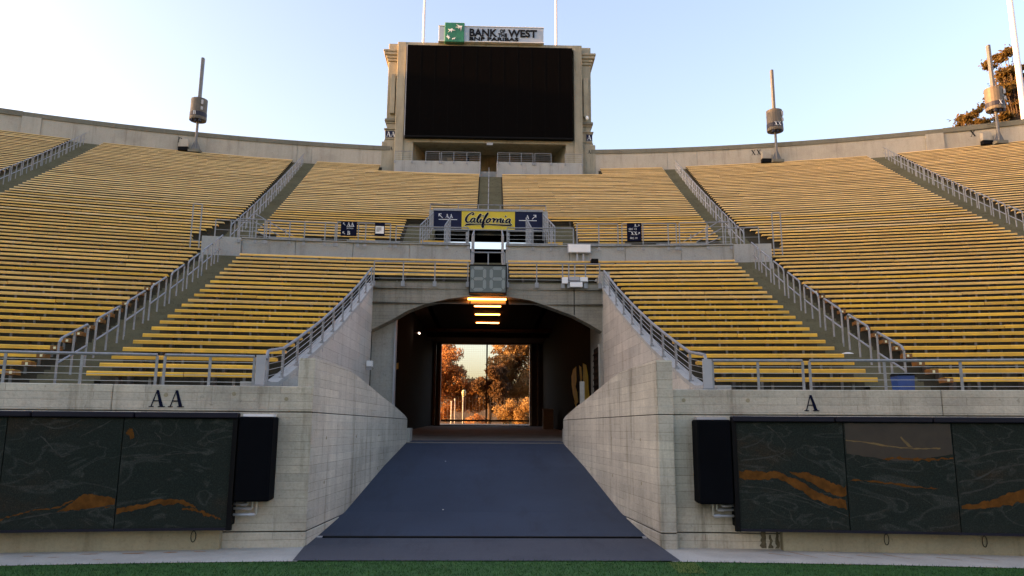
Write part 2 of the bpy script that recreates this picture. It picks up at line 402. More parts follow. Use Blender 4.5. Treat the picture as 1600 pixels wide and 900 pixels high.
SERIF = {
 'A': [[(.10, .03), (.16, .03), (.44, 1.0), (.38, .96)], [(.36, 1.0), (.50, 1.0), (.82, .03), (.62, .03)], [(.22, .33), (.62, .33), (.60, .39), (.24, .39)],
       [(0, 0), (.28, 0), (.28, .045), (0, .045)], [(.52, 0), (.92, 0), (.92, .045), (.52, .045)]],
 'X': [[(.08, .97), (.27, .97), (.78, .03), (.58, .03)], [(.12, .03), (.19, .03), (.70, .97), (.62, .97)], [(0, 0), (.3, 0), (.3, .045), (0, .045)],
       [(.5, 0), (.86, 0), (.86, .045), (.5, .045)], [(0, .955), (.34, .955), (.34, 1), (0, 1)], [(.52, .955), (.82, .955), (.82, 1), (.52, 1)]],
 'B': [[(.1, 0), (.26, 0), (.26, 1), (.1, 1)], [(0, 0), (.5, 0), (.5, .05), (0, .05)], [(0, .95), (.48, .95), (.48, 1), (0, 1)], [(.2, .50), (.5, .50), (.5, .55), (.2, .55)],
       [(.46, .95), (.62, .85), (.62, .64), (.48, .53), (.48, 1)][:4], [(.48, .54), (.68, .40), (.68, .14), (.50, .0)]],
}
def serif_word(mb, word, origin, size, th, depth=0.008, gap=0.98):
    a = rad(th)
    for i, ch in enumerate(word):
        dx = i * gap * size
        poly_letters(mb, SERIF[ch], (origin[0] + dx * math.cos(a), origin[1] - dx * math.sin(a), origin[2]), size, th, depth)

# ------------------------------------------------------------------ the ground
def disc(mb, r, z, n=96, c=(0, YC)):
    vs = [(c[0], c[1], z)] + [(c[0] + r * math.sin(2 * math.pi * i / n), c[1] + r * math.cos(2 * math.pi * i / n), z) for i in range(n)]
    mb.add(vs, [(0, 1 + (i + 1) % n, 1 + i) for i in range(n)])
def ring(mb, r0, r1, t0, t1, z, step=1.0):
    n = max(1, int((t1 - t0) / step)); vs = []; fs = []
    for i in range(n + 1):
        t = t0 + (t1 - t0) * i / n; vs += [pol(r0, t, z), pol(r1, t, z)]
    for i in range(n): fs.append((2 * i, 2 * i + 1, 2 * i + 3, 2 * i + 2))
    mb.add(vs, fs)
g = MB(); disc(g, 104, -0.03); structure(g.build('ground', 'terrain', loc=(0, YC, -0.03)))
g = MB(); disc(g, 52.10, 0.0, 240); structure(g.build('field_turf', 'turf', loc=(0, YC, 0)))
for nm, a, b in (('sidewalk', -60, -3.13), ('sidewalk', 3.13, 60)):
    g = MB(); ring(g, 52.10, 53.6, a, b, 0.008); structure(g.build(nm, 'walk', loc=(0, YC, 0)))
def hill(x, y):
    d = math.hypot(x - 66, y - 82); h = 22 * math.exp(-(d / 17) ** 2)
    return 2.22 + h + 0.0
g = MB()
radii = [99.3, 101, 104, 108, 113, 119, 126, 134, 144, 160, 200, 300, 600, 1500, 4000]; na = 180
vs = []; fs = []
for r in radii:
    for i in range(na):
        x, y, _ = pol(r, 360 * i / na, 0); vs.append((x, y, hill(x, y) if r > 104 else 2.22))
for j in range(len(radii) - 1):
    for i in range(na):
        i2 = (i + 1) % na; fs.append((j * na + i, j * na + i2, (j + 1) * na + i2, (j + 1) * na + i))
g.add(vs, fs); structure(g.build('terrain', 'terrain', loc=(0, YC, 0), smooth=True))

# ramp up into the tunnel and the tunnel floor
RP = [(13.96, .08), (14.1, .09), (16.1, .30), (20.0, 1.02), (23.5, 1.57), (24.4, 1.60)]
def wing_x(y, s):      # inner face of the wing walls
    return -(3.05 - (y - 13.43) * 0.0608) if s < 0 else 2.95 - (y - 13.2) * 0.0638
g = MB(); vs = []; fs = []
for y, z in RP:
    e = 0.0 if y <= 13.45 else 0.06
    xl, xr = (-2.90, 2.95) if y < 13 else (wing_x(y, -1) - e, wing_x(y, 1) + e)
    for u in (0, .25, .5, .75, 1): vs.append((xl + (xr - xl) * u, y, z))
for i in range(len(RP) - 1):
    for j in range(4): fs.append((5 * i + j, 5 * i + j + 1, 5 * i + j + 6, 5 * i + j + 5))
g.add(vs, fs); structure(g.build('ramp', 'asphalt'))
g = MB(); g.add([(-2.92, 12.06, .014), (2.98, 12.06, .014), (2.95, 13.3, .03), (2.90, 13.955, .08), (-3.02, 13.955, .08), (-3.06, 13.45, .03)], [(0, 1, 2, 3, 4, 5)]); structure(g.build('ramp_apron', 'apron'))
g = MB(); g.hexa([(-4.0, 23.3, 1.2), (4.0, 23.3, 1.2), (4.0, 60.0, 1.9), (-4.0, 60, 1.9), (-4.0, 23.3, 1.56), (4.0, 23.3, 1.56), (4.0, 60, 2.30), (-4.0, 60, 2.30)])
structure(g.build('tunnel_floor', 'tunnel_floor'))
t = thing('trench_drain', 'dark slot drain with small pale end plates across the foot of the ramp', 'drain', (0, 14.0, 0.08))
MB().box(-2.88, 2.78, 13.96, 14.06, 0.05, 0.102).build('slot', 'black_frame', t)
MB().box(-2.98, -2.9, 13.95, 14.06, 0.05, 0.10).build('end_plate', 'plate', t); MB().box(2.79, 2.86, 13.95, 14.06, 0.05, 0.10).build('end_plate', 'plate', t)
g = MB(); ring(g, 51.2, 52.06, 3.05, 3.5, 0.004, 0.2); structure(g.build('yard_mark', 'turf_line', loc=(0, YC, 0)))
# short turf blades along the visible edge of the field
n = 42000
thr = NR.uniform(-13, 13, n); rr = NR.uniform(49.6, 52.10, n) + NR.exponential(.012, n); h = NR.uniform(.018, .04, n); a = NR.uniform(0, 6.28, n); w = .006
x = rr * np.sin(np.radians(thr)); y = YC + rr * np.cos(np.radians(thr)); lx = NR.normal(0, .014, n); ly = NR.normal(0, .014, n)
V = np.stack([np.stack([x - w * np.cos(a), y - w * np.sin(a), 0 * x], 1), np.stack([x + w * np.cos(a), y + w * np.sin(a), 0 * x], 1), np.stack([x + lx, y + ly, h], 1)], 1).reshape(-1, 3)
g = MB(); g.v = [tuple(p) for p in V.tolist()]; g.f = [(3 * i, 3 * i + 1, 3 * i + 2) for i in range(n)]
stuff(g.build('turf_blades', 'turf', loc=(0, 10, 0)))
# rust marks on the left walk
t = thing('rust_stains', 'orange rust stains on the pale walk below the left stone panels', 'stain', pol(52.8, -7, 0.009))
for th, r, l, wd in ((-8.1, 52.6, .22, .03), (-7.65, 52.9, .2, .03), (-7.2, 52.75, .22, .025), (-6.75, 53.0, .3, .03), (-6.05, 53.0, .42, .05), (-5.45, 53.05, .22, .045), (-5.0, 53.1, .22, .03), (-6.4, 52.45, .2, .02)):
    c = pol(r, th, .0115); pts = []
    for i in range(12):
        a = 2 * math.pi * i / 12; q = RNG.uniform(.6, 1.1)
        pts.append((c[0] + l / 2 * math.cos(a) * q, c[1] + wd * math.sin(a) * q + 0.15 * l / 2 * math.cos(a), .0115))
    MB().add(pts, [tuple(range(12))]).build('stain', 'rust', t)
t = thing('rust_streaks', 'thin brown streaks across the pale walk below the right stone panels', 'stain', pol(52.8, 7, 0.009))
for th in (5.0, 5.4, 6.0, 6.5, 7.0, 7.8, 8.4):
    p = pol(53.0 + RNG.uniform(-.1, .2), th, .0115); q = pol(52.7 + RNG.uniform(-.1, .1), th + .32, .0115)
    d = Vector((0.012, 0.012, 0)); P, Q = Vector(p), Vector(q)
    MB().add([P - d, P + d, Q + d * .4, Q - d * .4], [(0, 1, 2, 3)]).build('stain', 'rust', t)

# ------------------------------------------------------------------ the bowl of stepped concrete
A1i, A1o, A2i, A2o = 7.85, 9.02, 16.95, 18.1
stand = thing('grandstand', 'stepped olive grey concrete stand that carries all the yellow benches', 'grandstand', (0, 14, 0))
def terrace(name, mat, t0f, t1f, k0, k1, half=False, step=1.2, under=True, dz=0.0):
    g = MB()
    for k in range(k0, k1 + 1):
        t0, t1 = t0f(k), t1f(k)
        if abs(t1 - t0) < 1e-3: continue
        n = max(1, int(math.ceil(abs(t1 - t0) / step)))
        ra, rb = Rk(k) - .33, Rk(k) + .28
        z0, z1 = zk(k) - .40 + dz, zk(k + 1) - .40 + dz
        prof = [(ra, z0), (rb, z0), (rb, z1)]
        if half: prof = [(ra, z0), (ra + .305, z0), (ra + .305, (z0 + z1) / 2), (rb, (z0 + z1) / 2), (rb, z1)]
        m = len(prof); vs = []; fs = []
        for i in range(n + 1):
            t = t0 + (t1 - t0) * i / n
            vs += [pol(r, t, z) for r, z in prof]
            if under: vs += [pol(ra, t, z0 - .5), pol(rb, t, z1 - .5)]
        q = m + (2 if under else 0)
        for i in range(n):
            for j in range(m - 1): fs.append((q * i + j, q * i + j + 1, q * (i + 1) + j + 1, q * (i + 1) + j))
            if under: fs.append((q * i + m, q * (i + 1) + m, q * (i + 1) + m + 1, q * i + m + 1))
        g.add(vs, fs)
    return g.build(name, mat, stand)
def inner_low(k):       # inner edge of the lower centre block: the tunnel side wall, then the stair above the arch
    return th_of(4.25, Rk(k)) if k < 17 else th_of(0.66, Rk(k))
def inner_up(k): return 3.05 if k < 37 else 0.47
KT = 71
for s in (-1, 1):
    F = lambda v: (lambda k: s * v)
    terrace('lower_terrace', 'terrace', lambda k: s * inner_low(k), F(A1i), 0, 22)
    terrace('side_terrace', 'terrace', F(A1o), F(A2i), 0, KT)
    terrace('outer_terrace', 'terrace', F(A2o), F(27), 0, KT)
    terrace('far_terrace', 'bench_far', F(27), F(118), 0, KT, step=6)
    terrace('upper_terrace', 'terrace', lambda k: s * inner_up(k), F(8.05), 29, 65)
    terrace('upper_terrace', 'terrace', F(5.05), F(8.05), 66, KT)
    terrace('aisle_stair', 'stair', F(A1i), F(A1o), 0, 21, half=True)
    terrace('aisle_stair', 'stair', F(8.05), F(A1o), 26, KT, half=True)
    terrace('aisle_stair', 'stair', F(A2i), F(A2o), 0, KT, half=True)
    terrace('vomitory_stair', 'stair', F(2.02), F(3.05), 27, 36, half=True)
    g = MB(); g.pbox(53.85, 54.42, s * 4.45, s * 27, 2.2, 2.50); g.build('front_walk', 'stair', stand)
terrace('centre_stair', 'stair', lambda k: -.47, lambda k: .47, 37, 65, half=True)
terrace('centre_stair', 'stair', lambda k: th_of(-.62, Rk(k)), lambda k: th_of(.56, Rk(k)), 17, 22, half=True)
# level cross walk with the vomitory passage floor
g = MB(); g.pbox(68.6, 72.08, -9.0, 9.0, 7.95, 8.28); g.build('cross_walk', 'stair', stand)
g = MB()
for s in (-1, 1): g.pbox(72.05, 72.3, s * 3.05, s * 8.05, 8.0, 9.76)
g.build('walk_riser', 'parapet', stand)
for s in (-1, 1):
    g = MB(); g.pbox(68.6, 68.85, s * A1i, s * A1o, 7.6, 9.0); g.build('aisle_end_wall', 'parapet', stand)

# ------------------------------------------------------------------ front walls with recessed joints
def course_wall(name, label, s, t0, t1):
    w = thing(name, label, 'wall', pol(53.6, s * (t0 + 4), 0))
    MB().pbox(53.53, 53.85, s * t0, s * t1, 0, 2.66).build('core', 'groove', w)
    MB().pbox(53.47, 53.52, s * t0, s * t1, 0, .25).build('base_course', 'wall', w, bevel=.008)
    MB().pbox(53.48, 53.53, s * t0, s * t1, .268, 2.238).build('main_course', 'wall', w, bevel=.008)
    a = t0
    for b in ([6.82, 9.6, 12.4, 15.2, 18, 27] if s < 0 else [8.4, 11.2, 14, 17, 27]):
        MB().pbox(53.48, 53.84, s * (a + (.012 if a > t0 else 0)), s * b, 2.254, 2.69).build('top_course', 'wall', w, bevel=.012)
        a = b
    return w
wl = course_wall('front_wall', 'board marked concrete front wall left of the ramp, lettered AA', -1, 3.27, 27)
wr = course_wall('front_wall', 'board marked concrete front wall right of the ramp, lettered A', 1, 3.18, 27)
for s in (-1, 1): MB().pbox(53.5, 53.9, s * 27, s * 100, 0, 2.69, 6).build('wall_run', 'wall', wl if s < 0 else wr)
g = MB(); serif_word(g, 'AA', pol(53.475, -6.18, 2.315), .285, -6.0, gap=1.09); g.build('lettering', 'navy_ink', wl)
g = MB(); serif_word(g, 'A', pol(53.475, 5.93, 2.325), .275, 6.0); g.build('lettering', 'navy_ink', wr)
for s, w, lst in ((-1, wl, ((3.75, 2.47), (5.9, 2.52), (4.7, 2.55))), (1, wr, ((3.7, 2.5), (4.9, 2.5)))):
    for th, z in lst:
        c = pol(53.478, s * th, z)
        MB().tube((c[0], c[1] + .02, c[2]), (c[0], c[1] - .006, c[2]), .035, 14).build('tie_plug', 'plinth', w)
for s, w, a in ((-1, wl, 4.72), (1, wr, 5.35)):
    MB().pbox(53.30, 53.47, s * a, s * 27, 0.0, .38).build('plinth', 'plinth', w, bevel=.01)
# dark seep below the right panels and two wire loops
for th, hh, ww in ((5.05, .33, .08), (5.3, .3, .05), (5.18, .24, .05)):
    c = pol(53.462, th, 0)
    R_ = random.Random(int(th * 100)); up = [(c[0] - ww * R_.uniform(.25, 1.1) * (1 - .5 * i / 7), c[1], .02 + (hh - .02) * i / 7) for i in range(8)]
    dn = [(c[0] + ww * R_.uniform(.25, 1.1) * (1 - .5 * i / 7), c[1], .02 + (hh - .02) * i / 7) for i in range(8)]
    MB().add(up + dn, [(i, 8 + i, 9 + i, i + 1) for i in range(7)]).build('seep_stain', 'stain_dark', wr)
for s, w, th in ((-1, wl, 5.17), (1, wr, 7.15), (1, wr, 8.8)):
    c = pol(53.285, s * th, .22); pts = [(c[0] + .045 * math.sin(2 * math.pi * i / 10) * (1 - .2 * i / 10), c[1], c[2] + .09 * math.cos(2 * math.pi * i / 10)) for i in range(11)]
    MB().path(pts, .006, 5).build('wire_loop', 'black_frame', w)

# wing walls beside the ramp
for s in (-1, 1):
    y0, y1 = (13.43, 23.4) if s < 0 else (13.22, 23.35)
    nm = 'left' if s < 0 else 'right'
    w = thing('wing_wall', 'tall concrete wing wall along the %s edge of the ramp' % nm, 'wall', (s * 3, y0, 0))
    def X(y, d): return wing_x(y, s) + s * d
    def wall_prism(prof, d0, d1, ya=y0, yb=y1):
        P = [(X(y, d0), y, z) for y, z in prof]; Q = [(X(y, d1), y, z) for y, z in prof]
        n = len(P); g = MB()
        g.add(P + Q, [tuple(range(n)), tuple(reversed(range(n, 2 * n)))] + [(i, n + i, n + (i + 1) % n, (i + 1) % n) for i in range(n)])
        return g
    wall_prism([(y0 + .02, 0), (y1 - .02, 0), (y1 - .02, 2.24), (y0 + .02, 2.9)], .02, .27).build('core', 'groove', w)
    wall_prism([(y0, 0), (y1, 0), (y1, .25), (y0, .25)], -.012, .29).build('base_course', 'wing', w, bevel=.01)
    wall_prism([(y0, .268), (y1, .268), (y1, 2.238), (y0, 2.238)], 0, .28).build('main_course', 'wing', w, bevel=.012)
    top = [(y1, 2.26), (22.9, 2.36), (21.2, 2.58), (19.6, 2.75), (17.8, 2.97), (16.8, 3.08), (15.9, 3.17), (15.0, 3.19), (y0, 3.19)]
    wall_prism([(y0, 2.254), (y1, 2.254)] + top, 0, .28).build('top_course', 'wing', w, bevel=.012)
    for yy in (14.4, 16.8, 19.2, 21.6):
        for zz in (1.0, 1.8) if yy < 20 else (1.8,):
            MB().tube((X(yy, .03), yy, zz), (X(yy, -.004), yy, zz), .03, 12).build('tie_plug', 'plinth', w)
    # low step at the inner end of the wall
    MB().box(*sorted((s * 2.36, s * 2.6)), 23.42, 24.2, 1.5, 1.98).build('end_block', 'jamb', w)
    # fill between wing wall and side wall
    MB().add([(X(13.8, .1), 13.8, 2.55), (s * 4.2, 13.8, 2.55), (s * 3.95, 24.7, 2.55), (X(22.5, .1), 22.5, 2.2)], [(0, 1, 2, 3)]).build('ledge', 'wing', w)

# side walls that climb with the benches
SW = [(13.55, 2.69), (14.9, 2.76), (15.66, 2.98), (18.15, 3.82), (20.08, 4.56), (22.48, 5.55), (24.78, 6.62)]
def sw_x(y, s): return s * (4.15 - (y - 13.5) * (.30 if s < 0 else .37) / 11.3)
sidewalls = {}
for s in (-1, 1):
    nm = 'left' if s < 0 else 'right'
    w = thing('side_wall', 'pale concrete side wall climbing beside the %s lower benches to the arch' % nm, 'wall', (s * 4.1, 13.5, 0))
    prof = [(13.55, 0), (24.78, 0)] + SW[::-1]
    P = [(sw_x(y, s), y, z) for y, z in prof]; Q = [(sw_x(y, s) + s * .2, y, z) for y, z in prof]; n = len(P)
    g = MB(); g.add(P + Q, [tuple(range(n)), tuple(reversed(range(n, 2 * n)))] + [(i, n + i, n + (i + 1) % n, (i + 1) % n) for i in range(n)])
    g.build('wall_slab', 'side', w)
    g = MB()
    for (ya, za), (yb, zb) in zip(SW, SW[1:]):
        g.hexa([(sw_x(ya, s) - s * .025, ya, za + .0), (sw_x(ya, s) + s * .225, ya, za), (sw_x(yb, s) + s * .225, yb, zb), (sw_x(yb, s) - s * .025, yb, zb),
                (sw_x(ya, s) - s * .025, ya, za + .09), (sw_x(ya, s) + s * .225, ya, za + .09), (sw_x(yb, s) + s * .225, yb, zb + .09), (sw_x(yb, s) - s * .025, yb, zb + .09)])
    g.build('coping', 'parapet', w)
    sidewalls[s] = w
b = thing('junction_box', 'small white box fixed to the left side wall near the arch', 'box', (-3.86, 24.3, 3.95))
MB().box(-3.84, -3.66, 23.95, 24.15, 3.88, 4.06).build('case', 'white', b); MB().box(-3.86, -3.70, 24.0, 24.1, 3.78, 3.88).build('bracket', 'plate', b)

# ------------------------------------------------------------------ arch over the tunnel
arch = thing('tunnel_arch', 'grey concrete beam with a shallow arch over the tunnel mouth', 'arch', (0, 24.8, 5.1))
AP = [(-3.88, 5.17), (-3.21, 5.52), (-2.69, 5.83), (-2.17, 6.04), (-1.37, 6.24), (-.69, 6.33), (0, 6.36), (.55, 6.34), (1.34, 6.23), (2.06, 5.99), (2.82, 5.71)]
AP2 = [(2.855, 5.69), (3.3, 5.46), (3.76, 5.19)]
def spandrel(pts, name):
    g = MB(); poly = [(x, 24.8, z) for x, z in pts] + [(pts[-1][0], 24.8, 6.74), (pts[0][0], 24.8, 6.74)]
    # strip faces so the concave outline is filled cleanly
    for (xa, za), (xb, zb) in zip(pts, pts[1:]):
        g.hexa([(xa, 24.8, za), (xb, 24.8, zb), (xb, 25.35, zb), (xa, 25.35, za), (xa, 24.8, 6.74), (xb, 24.8, 6.74), (xb, 25.35, 6.74), (xa, 25.35, 6.74)])
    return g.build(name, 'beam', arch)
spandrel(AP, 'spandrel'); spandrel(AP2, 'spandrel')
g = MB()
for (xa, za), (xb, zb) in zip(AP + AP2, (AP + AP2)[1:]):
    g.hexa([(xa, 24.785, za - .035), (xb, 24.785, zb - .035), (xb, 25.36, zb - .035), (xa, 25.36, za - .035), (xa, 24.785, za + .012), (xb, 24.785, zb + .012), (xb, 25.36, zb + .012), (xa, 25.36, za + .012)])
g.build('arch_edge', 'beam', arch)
MB().box(2.822, 2.853, 24.84, 25.3, 5.72, 6.7).build('joint', 'groove', arch)
MB().box(-3.88, 3.76, 24.86, 25.6, 6.742, 6.80).build('top_slab', 'stair', arch)

# ------------------------------------------------------------------ the tunnel
tun = thing('tunnel', 'dark tunnel behind the arch, open to daylight at its far end', 'tunnel', (0, 25.4, 1.6))
MB().box(-3.92, -3.17, 25.38, 25.7, 1.2, 6.9).build('jamb', 'jamb', tun)
MB().box(-3.17, -3.12, 25.34, 25.72, 1.2, 6.9).build('jamb_trim', 'plate', tun)
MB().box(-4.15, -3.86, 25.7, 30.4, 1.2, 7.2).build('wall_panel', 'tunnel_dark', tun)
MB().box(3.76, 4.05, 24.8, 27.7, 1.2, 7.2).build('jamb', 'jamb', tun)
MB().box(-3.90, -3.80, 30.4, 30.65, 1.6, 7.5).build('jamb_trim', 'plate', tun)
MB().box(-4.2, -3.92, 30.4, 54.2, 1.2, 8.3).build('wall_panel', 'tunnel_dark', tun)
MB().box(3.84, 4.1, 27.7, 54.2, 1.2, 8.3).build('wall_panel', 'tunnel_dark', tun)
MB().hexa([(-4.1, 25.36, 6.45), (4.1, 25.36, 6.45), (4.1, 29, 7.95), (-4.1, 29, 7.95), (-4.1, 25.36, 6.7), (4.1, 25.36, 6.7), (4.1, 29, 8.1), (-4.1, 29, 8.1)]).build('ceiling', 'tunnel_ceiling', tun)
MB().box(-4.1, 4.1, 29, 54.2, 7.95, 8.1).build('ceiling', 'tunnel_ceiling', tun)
for y, z in ((31, 7.75), (45.5, 7.72), (48.0, 7.66)):
    MB().box(-3.9, 3.84, y, y + .3, z, 7.96).build('ceiling_beam', 'tunnel_ceiling', tun)
MB().tube((-2.5, 44.5, 7.7), (2.6, 44.5, 7.7), .05).build('pipe', 'gate_dark', tun)
MB().box(-4.1, 4.1, 53.6, 54.2, 7.86, 8.3).build('header', 'gate_orange', tun)
for x0, x1, m in ((-4.05, -3.86, 'gate_dark'), (-3.84, -3.72, 'gate_orange'), (-3.68, -3.52, 'gate_dark'), (-3.5, -3.34, 'gate_orange'), (2.93, 3.08, 'stone_white'), (3.1, 3.42, 'gate_dark'), (3.44, 3.52, 'stone_white'), (3.55, 3.95, 'gate_dark')):
    MB().box(x0, x1, 53.5 + .1 * (x0 % .3), 54.1, 2.1, 7.9).build('gate_post', m, tun)
MB().box(-3.9, 3.84, 50.5, 50.8, 1.98, 2.17).build('threshold', 'gate_dark', tun)
# louvre in the right jamb
lv = thing('wall_louvre', 'dark slatted vent set into the right tunnel jamb', 'vent', (3.74, 26.2, 3.4))
MB().box(3.735, 3.757, 25.35, 26.75, 3.1, 4.75).build('back', 'black_frame', lv)
for i in range(7): MB().hexa([(3.69, 25.4, 3.2 + i * .22), (3.733, 25.4, 3.3 + i * .22), (3.733, 26.7, 3.3 + i * .22), (3.69, 26.7, 3.2 + i * .22), (3.69, 25.4, 3.215 + i * .22), (3.733, 25.4, 3.315 + i * .22), (3.733, 26.7, 3.315 + i * .22), (3.69, 26.7, 3.215 + i * .22)]).build('slat', 'black_frame', lv)
for y in (25.3, 26.75): MB().box(3.70, 3.757, y, y + .05, 3.05, 4.8).build('frame_side', 'jamb', lv)
# painted emblem pieces on the dark walls
em = thing('wall_emblem', 'yellow painted emblem on the dark right wall inside the tunnel', 'emblem', (3.83, 32, 3.4))
def wall_poly(pts, nm, x=3.832):
    MB().prism([(x, y, z) for y, z in pts], (.006, 0, 0)).build(nm, 'emblem', em)
wall_poly([(34.9, 4.35), (34.2, 4.62), (33.0, 4.66), (32.9, 4.05), (33.3, 3.8), (32.6, 3.5), (32.4, 3.1), (33.2, 3.0), (34.3, 3.5), (34.8, 3.95)], 'emblem_piece')
wall_poly([(31.9, 4.62), (31.2, 4.5), (30.9, 4.0), (31.4, 3.7), (31.6, 4.1)], 'emblem_piece')
wall_poly([(30.6, 4.6), (29.6, 4.45), (29.1, 4.0), (29.0, 3.5), (28.8, 3.2), (29.0, 2.7), (30.0, 2.35), (30.7, 2.7), (30.5, 3.3)], 'emblem_piece')
wall_poly([(34.0, 3.2), (31.6, 2.35), (31.0, 2.4), (32.0, 2.7)], 'emblem_piece')
e2 = thing('wall_emblem', 'small yellow paint patch on the left tunnel wall behind the jamb', 'emblem', (-3.9, 31, 4.3))
MB().prism([(-3.915, 31.0, 4.25), (-3.915, 33.0, 4.5), (-3.915, 33.0, 4.75), (-3.915, 31.0, 4.55)], (.01, 0, 0)).build('emblem_piece', 'emblem', e2)
bx = thing('guard_post', 'pale square post at the inner end of the right wing wall', 'post', (2.62, 24.6, 1.6))
MB().box(2.98, 3.12, 24.55, 24.7, 1.55, 3.5).build('shaft', 'jamb', bx)
bx = thing('storage_box', 'brown board box against the right tunnel wall near the gate', 'box', (3.2, 42, 1.95))
MB().box(3.05, 3.6, 42, 42.6, 1.9, 3.0).build('panel', 'box_brown', bx); MB().box(3.02, 3.63, 41.97, 42.63, 3.0, 3.05).build('lid', 'box_brown', bx)
# lamps
for i, (y, z, d) in enumerate(((25.1, 6.235, 'nearest the arch, largest of the row'), (36.5, 7.82, 'second from the arch'), (39.3, 7.83, 'third from the arch'), (42.6, 7.84, 'fourth from the arch, farthest in'))):
    l = thing('tunnel_lamp', 'glowing orange strip lamp under the tunnel ceiling, ' + d, 'lamp', (-.08, y, z), 'orange strip lamps in the tunnel')
    MB().box(-.72, .57, y - .045, y + .045, z, z + .05).build('tube', 'lamp', l)
    MB().box(-.78, .62, y - .08, y + .08, z + .05, z + .09).build('housing', 'gate_dark', l)
l = thing('tunnel_spotlight', 'tiny white spotlight high on the dark left tunnel wall', 'lamp', (-3.6, 39, 6.75))
MB().tube((-3.6, 38.95, 6.8), (-3.6, 39.1, 6.8), .032, 10).build('lens', 'lamp_small', l); MB().tube((-3.6, 39.1, 6.8), (-3.9, 39.2, 6.85), .03).build('bracket', 'gate_dark', l)
# gate of thin bars
gt = thing('mesh_gate', 'double wire mesh gate closing the far end of the tunnel', 'gate', (-.1, 54.0, 2.4))
for xa, xb in ((-3.3, -.16), (-.06, 2.9)):
    g = MB()
    for i in range(int((xb - xa) / .13) + 1): g.box(xa + i * .13, xa + i * .13 + .006, 53.995, 54.005, 2.5, 7.85)
    for i in range(41): g.box(xa, xb, 53.984, 53.994, 2.55 + i * .13, 2.556 + i * .13)
    stuff(g.build('mesh_panel', 'gate_orange', gt))
    MB().box(xa, xb, 53.95, 54.03, 2.44, 2.56).build('bottom_rail', 'gate_dark', gt)
MB().box(-.16, -.06, 53.94, 54.04, 2.3, 7.86).build('meeting_post', 'gate_orange', gt)

# ------------------------------------------------------------------ parapets above the lower benches
for s in (-1, 1):
    a = (th_of(-.76, 68.9) if s < 0 else th_of(.62, 68.9)) * s
    w = thing('parapet_wall', 'smooth pale parapet wall behind the %s lower benches' % ('left' if s < 0 else 'right'), 'wall', pol(68.8, s * 4.5, 8.1))
    cuts = [a, 2.6, 4.4, 6.2, A1i]
    for p, q in zip(cuts, cuts[1:]): MB().pbox(68.75, 68.97, s * (p + .006), s * (q - .006), 7.9, 9.0).build('panel', 'parapet', w, bevel=.008)
    MB().pbox(68.70, 69.0, s * a, s * A1i, 9.0, 9.05).build('coping', 'parapet', w)
    for p, q in ((a, 2.2), (2.9, 4.6), (5.4, 7.0)): MB().pbox(68.66, 68.71, s * p, s * q, 8.99, 9.085).build('kerb_rail', 'galv', w)

# ------------------------------------------------------------------ rim wall
for s in (-1, 1):
    w = thing('rim_wall', 'long curved concrete rim wall along the top of the %s seats' % ('left' if s < 0 else 'right'), 'wall', pol(97.9, s * 13, 21))
    cuts = [4.7] + [8.25, 9.6 if s > 0 else 8.9, 14.0, 19.3, 20.0, 25, 27, 40, 60, 80, 100, 118]
    for p, q in zip(cuts, cuts[1:]): MB().pbox(97.75, 98.3, s * (p + .005), s * (q - .005), 20.5, 23.66 + .0).build('panel', 'rim', w)
    MB().pbox(97.68, 98.42, s * 4.7, s * 20.0, 23.66, 24.0, 1.0).build('coping', 'cap', w)
    MB().pbox(97.66, 98.44, s * 20.0, s * 118, 23.64, 24.02, 3).build('coping', 'cap', w)
    MB().pbox(97.62, 97.76, s * 19.3, s * 20.0, 21, 23.655).build('pilaster', 'rim', w)
    g = MB()
    if s < 0: serif_word(g, 'B', pol(97.74, -14.0, 23.05), .42, -14)
    else:
        serif_word(g, 'XX', pol(97.74, 12.02, 23.1), .42, 12.2); serif_word(g, 'X', pol(97.74, 21.0, 23.15), .5, 21.1)
    g.build('lettering', 'ink', w)
# the press stand on the west side, out of the picture, sized to keep the low sun off the bowl
pb = thing('shading_press_stand', 'long unseen press stand on the west side, sized to shade the bowl', 'building', (-92, -30, 2))
MB().box(-96, -86, -110, 59, 2, 38.9).build('body', 'rim', pb)
MB().box(-97, -84, -111, 60, 38.9, 39.5).build('roof', 'cap', pb)

# ------------------------------------------------------------------ benches
VIEWY = None
cam_inv = S.camera.matrix_world.inverted()
def px(p):
    c = cam_inv @ Vector(p)
    if c.z > -.1: return None
    return (800 + c.x / -c.z * 1180, 450 - c.y / -c.z * 1180, -c.z)
benches = []
def add_rows(side, kind, t0f, t1f, k0, k1, lab, skip=()):
    for k in range(k0, k1 + 1):
        if k in skip: continue
        a, b = side * t0f(k), side * t1f(k)
        if a > b: a, b = b, a
        benches.append(dict(k=k, a=a, b=b, lab=lab(k), kind=kind))
for s, nm in ((-1, 'left'), (1, 'right')):
    add_rows(s, 'low', lambda k: th_of(4.42 - .012 * k, Rk(k)) if k < 18 else th_of(.70, Rk(k)), lambda k: A1i - .05, 0, 22, lambda k: '%s yellow plank bench up from the field, lower block just %s of the tunnel' % (nth(k + 1), nm))
    def cut(k):
        if 27 <= k <= 33: return A1o + .06 + .1 * (34 - k)
        if k == 26: return A1o + .65
        return A1o + .04
    add_rows(s, 'side', cut, lambda k: A2i - .04, 0, 70, lambda k: '%s yellow plank bench up from the field, tall block on the %s' % (nth(k + 1), nm))
    add_rows(s, 'outer', lambda k: A2o + .04, lambda k: 26.5, 27, 70, lambda k: '%s yellow plank bench down from the rim wall, far %s corner block' % (nth(71 - k), nm))
    add_rows(s, 'up', lambda k: (3.12 if k < 37 else .52) if k < 66 else 5.12, lambda k: 7.99, 29, 70, lambda k: '%s yellow plank bench above the cross walk, upper block %s of the centre stair' % (nth(k - 28), nm))
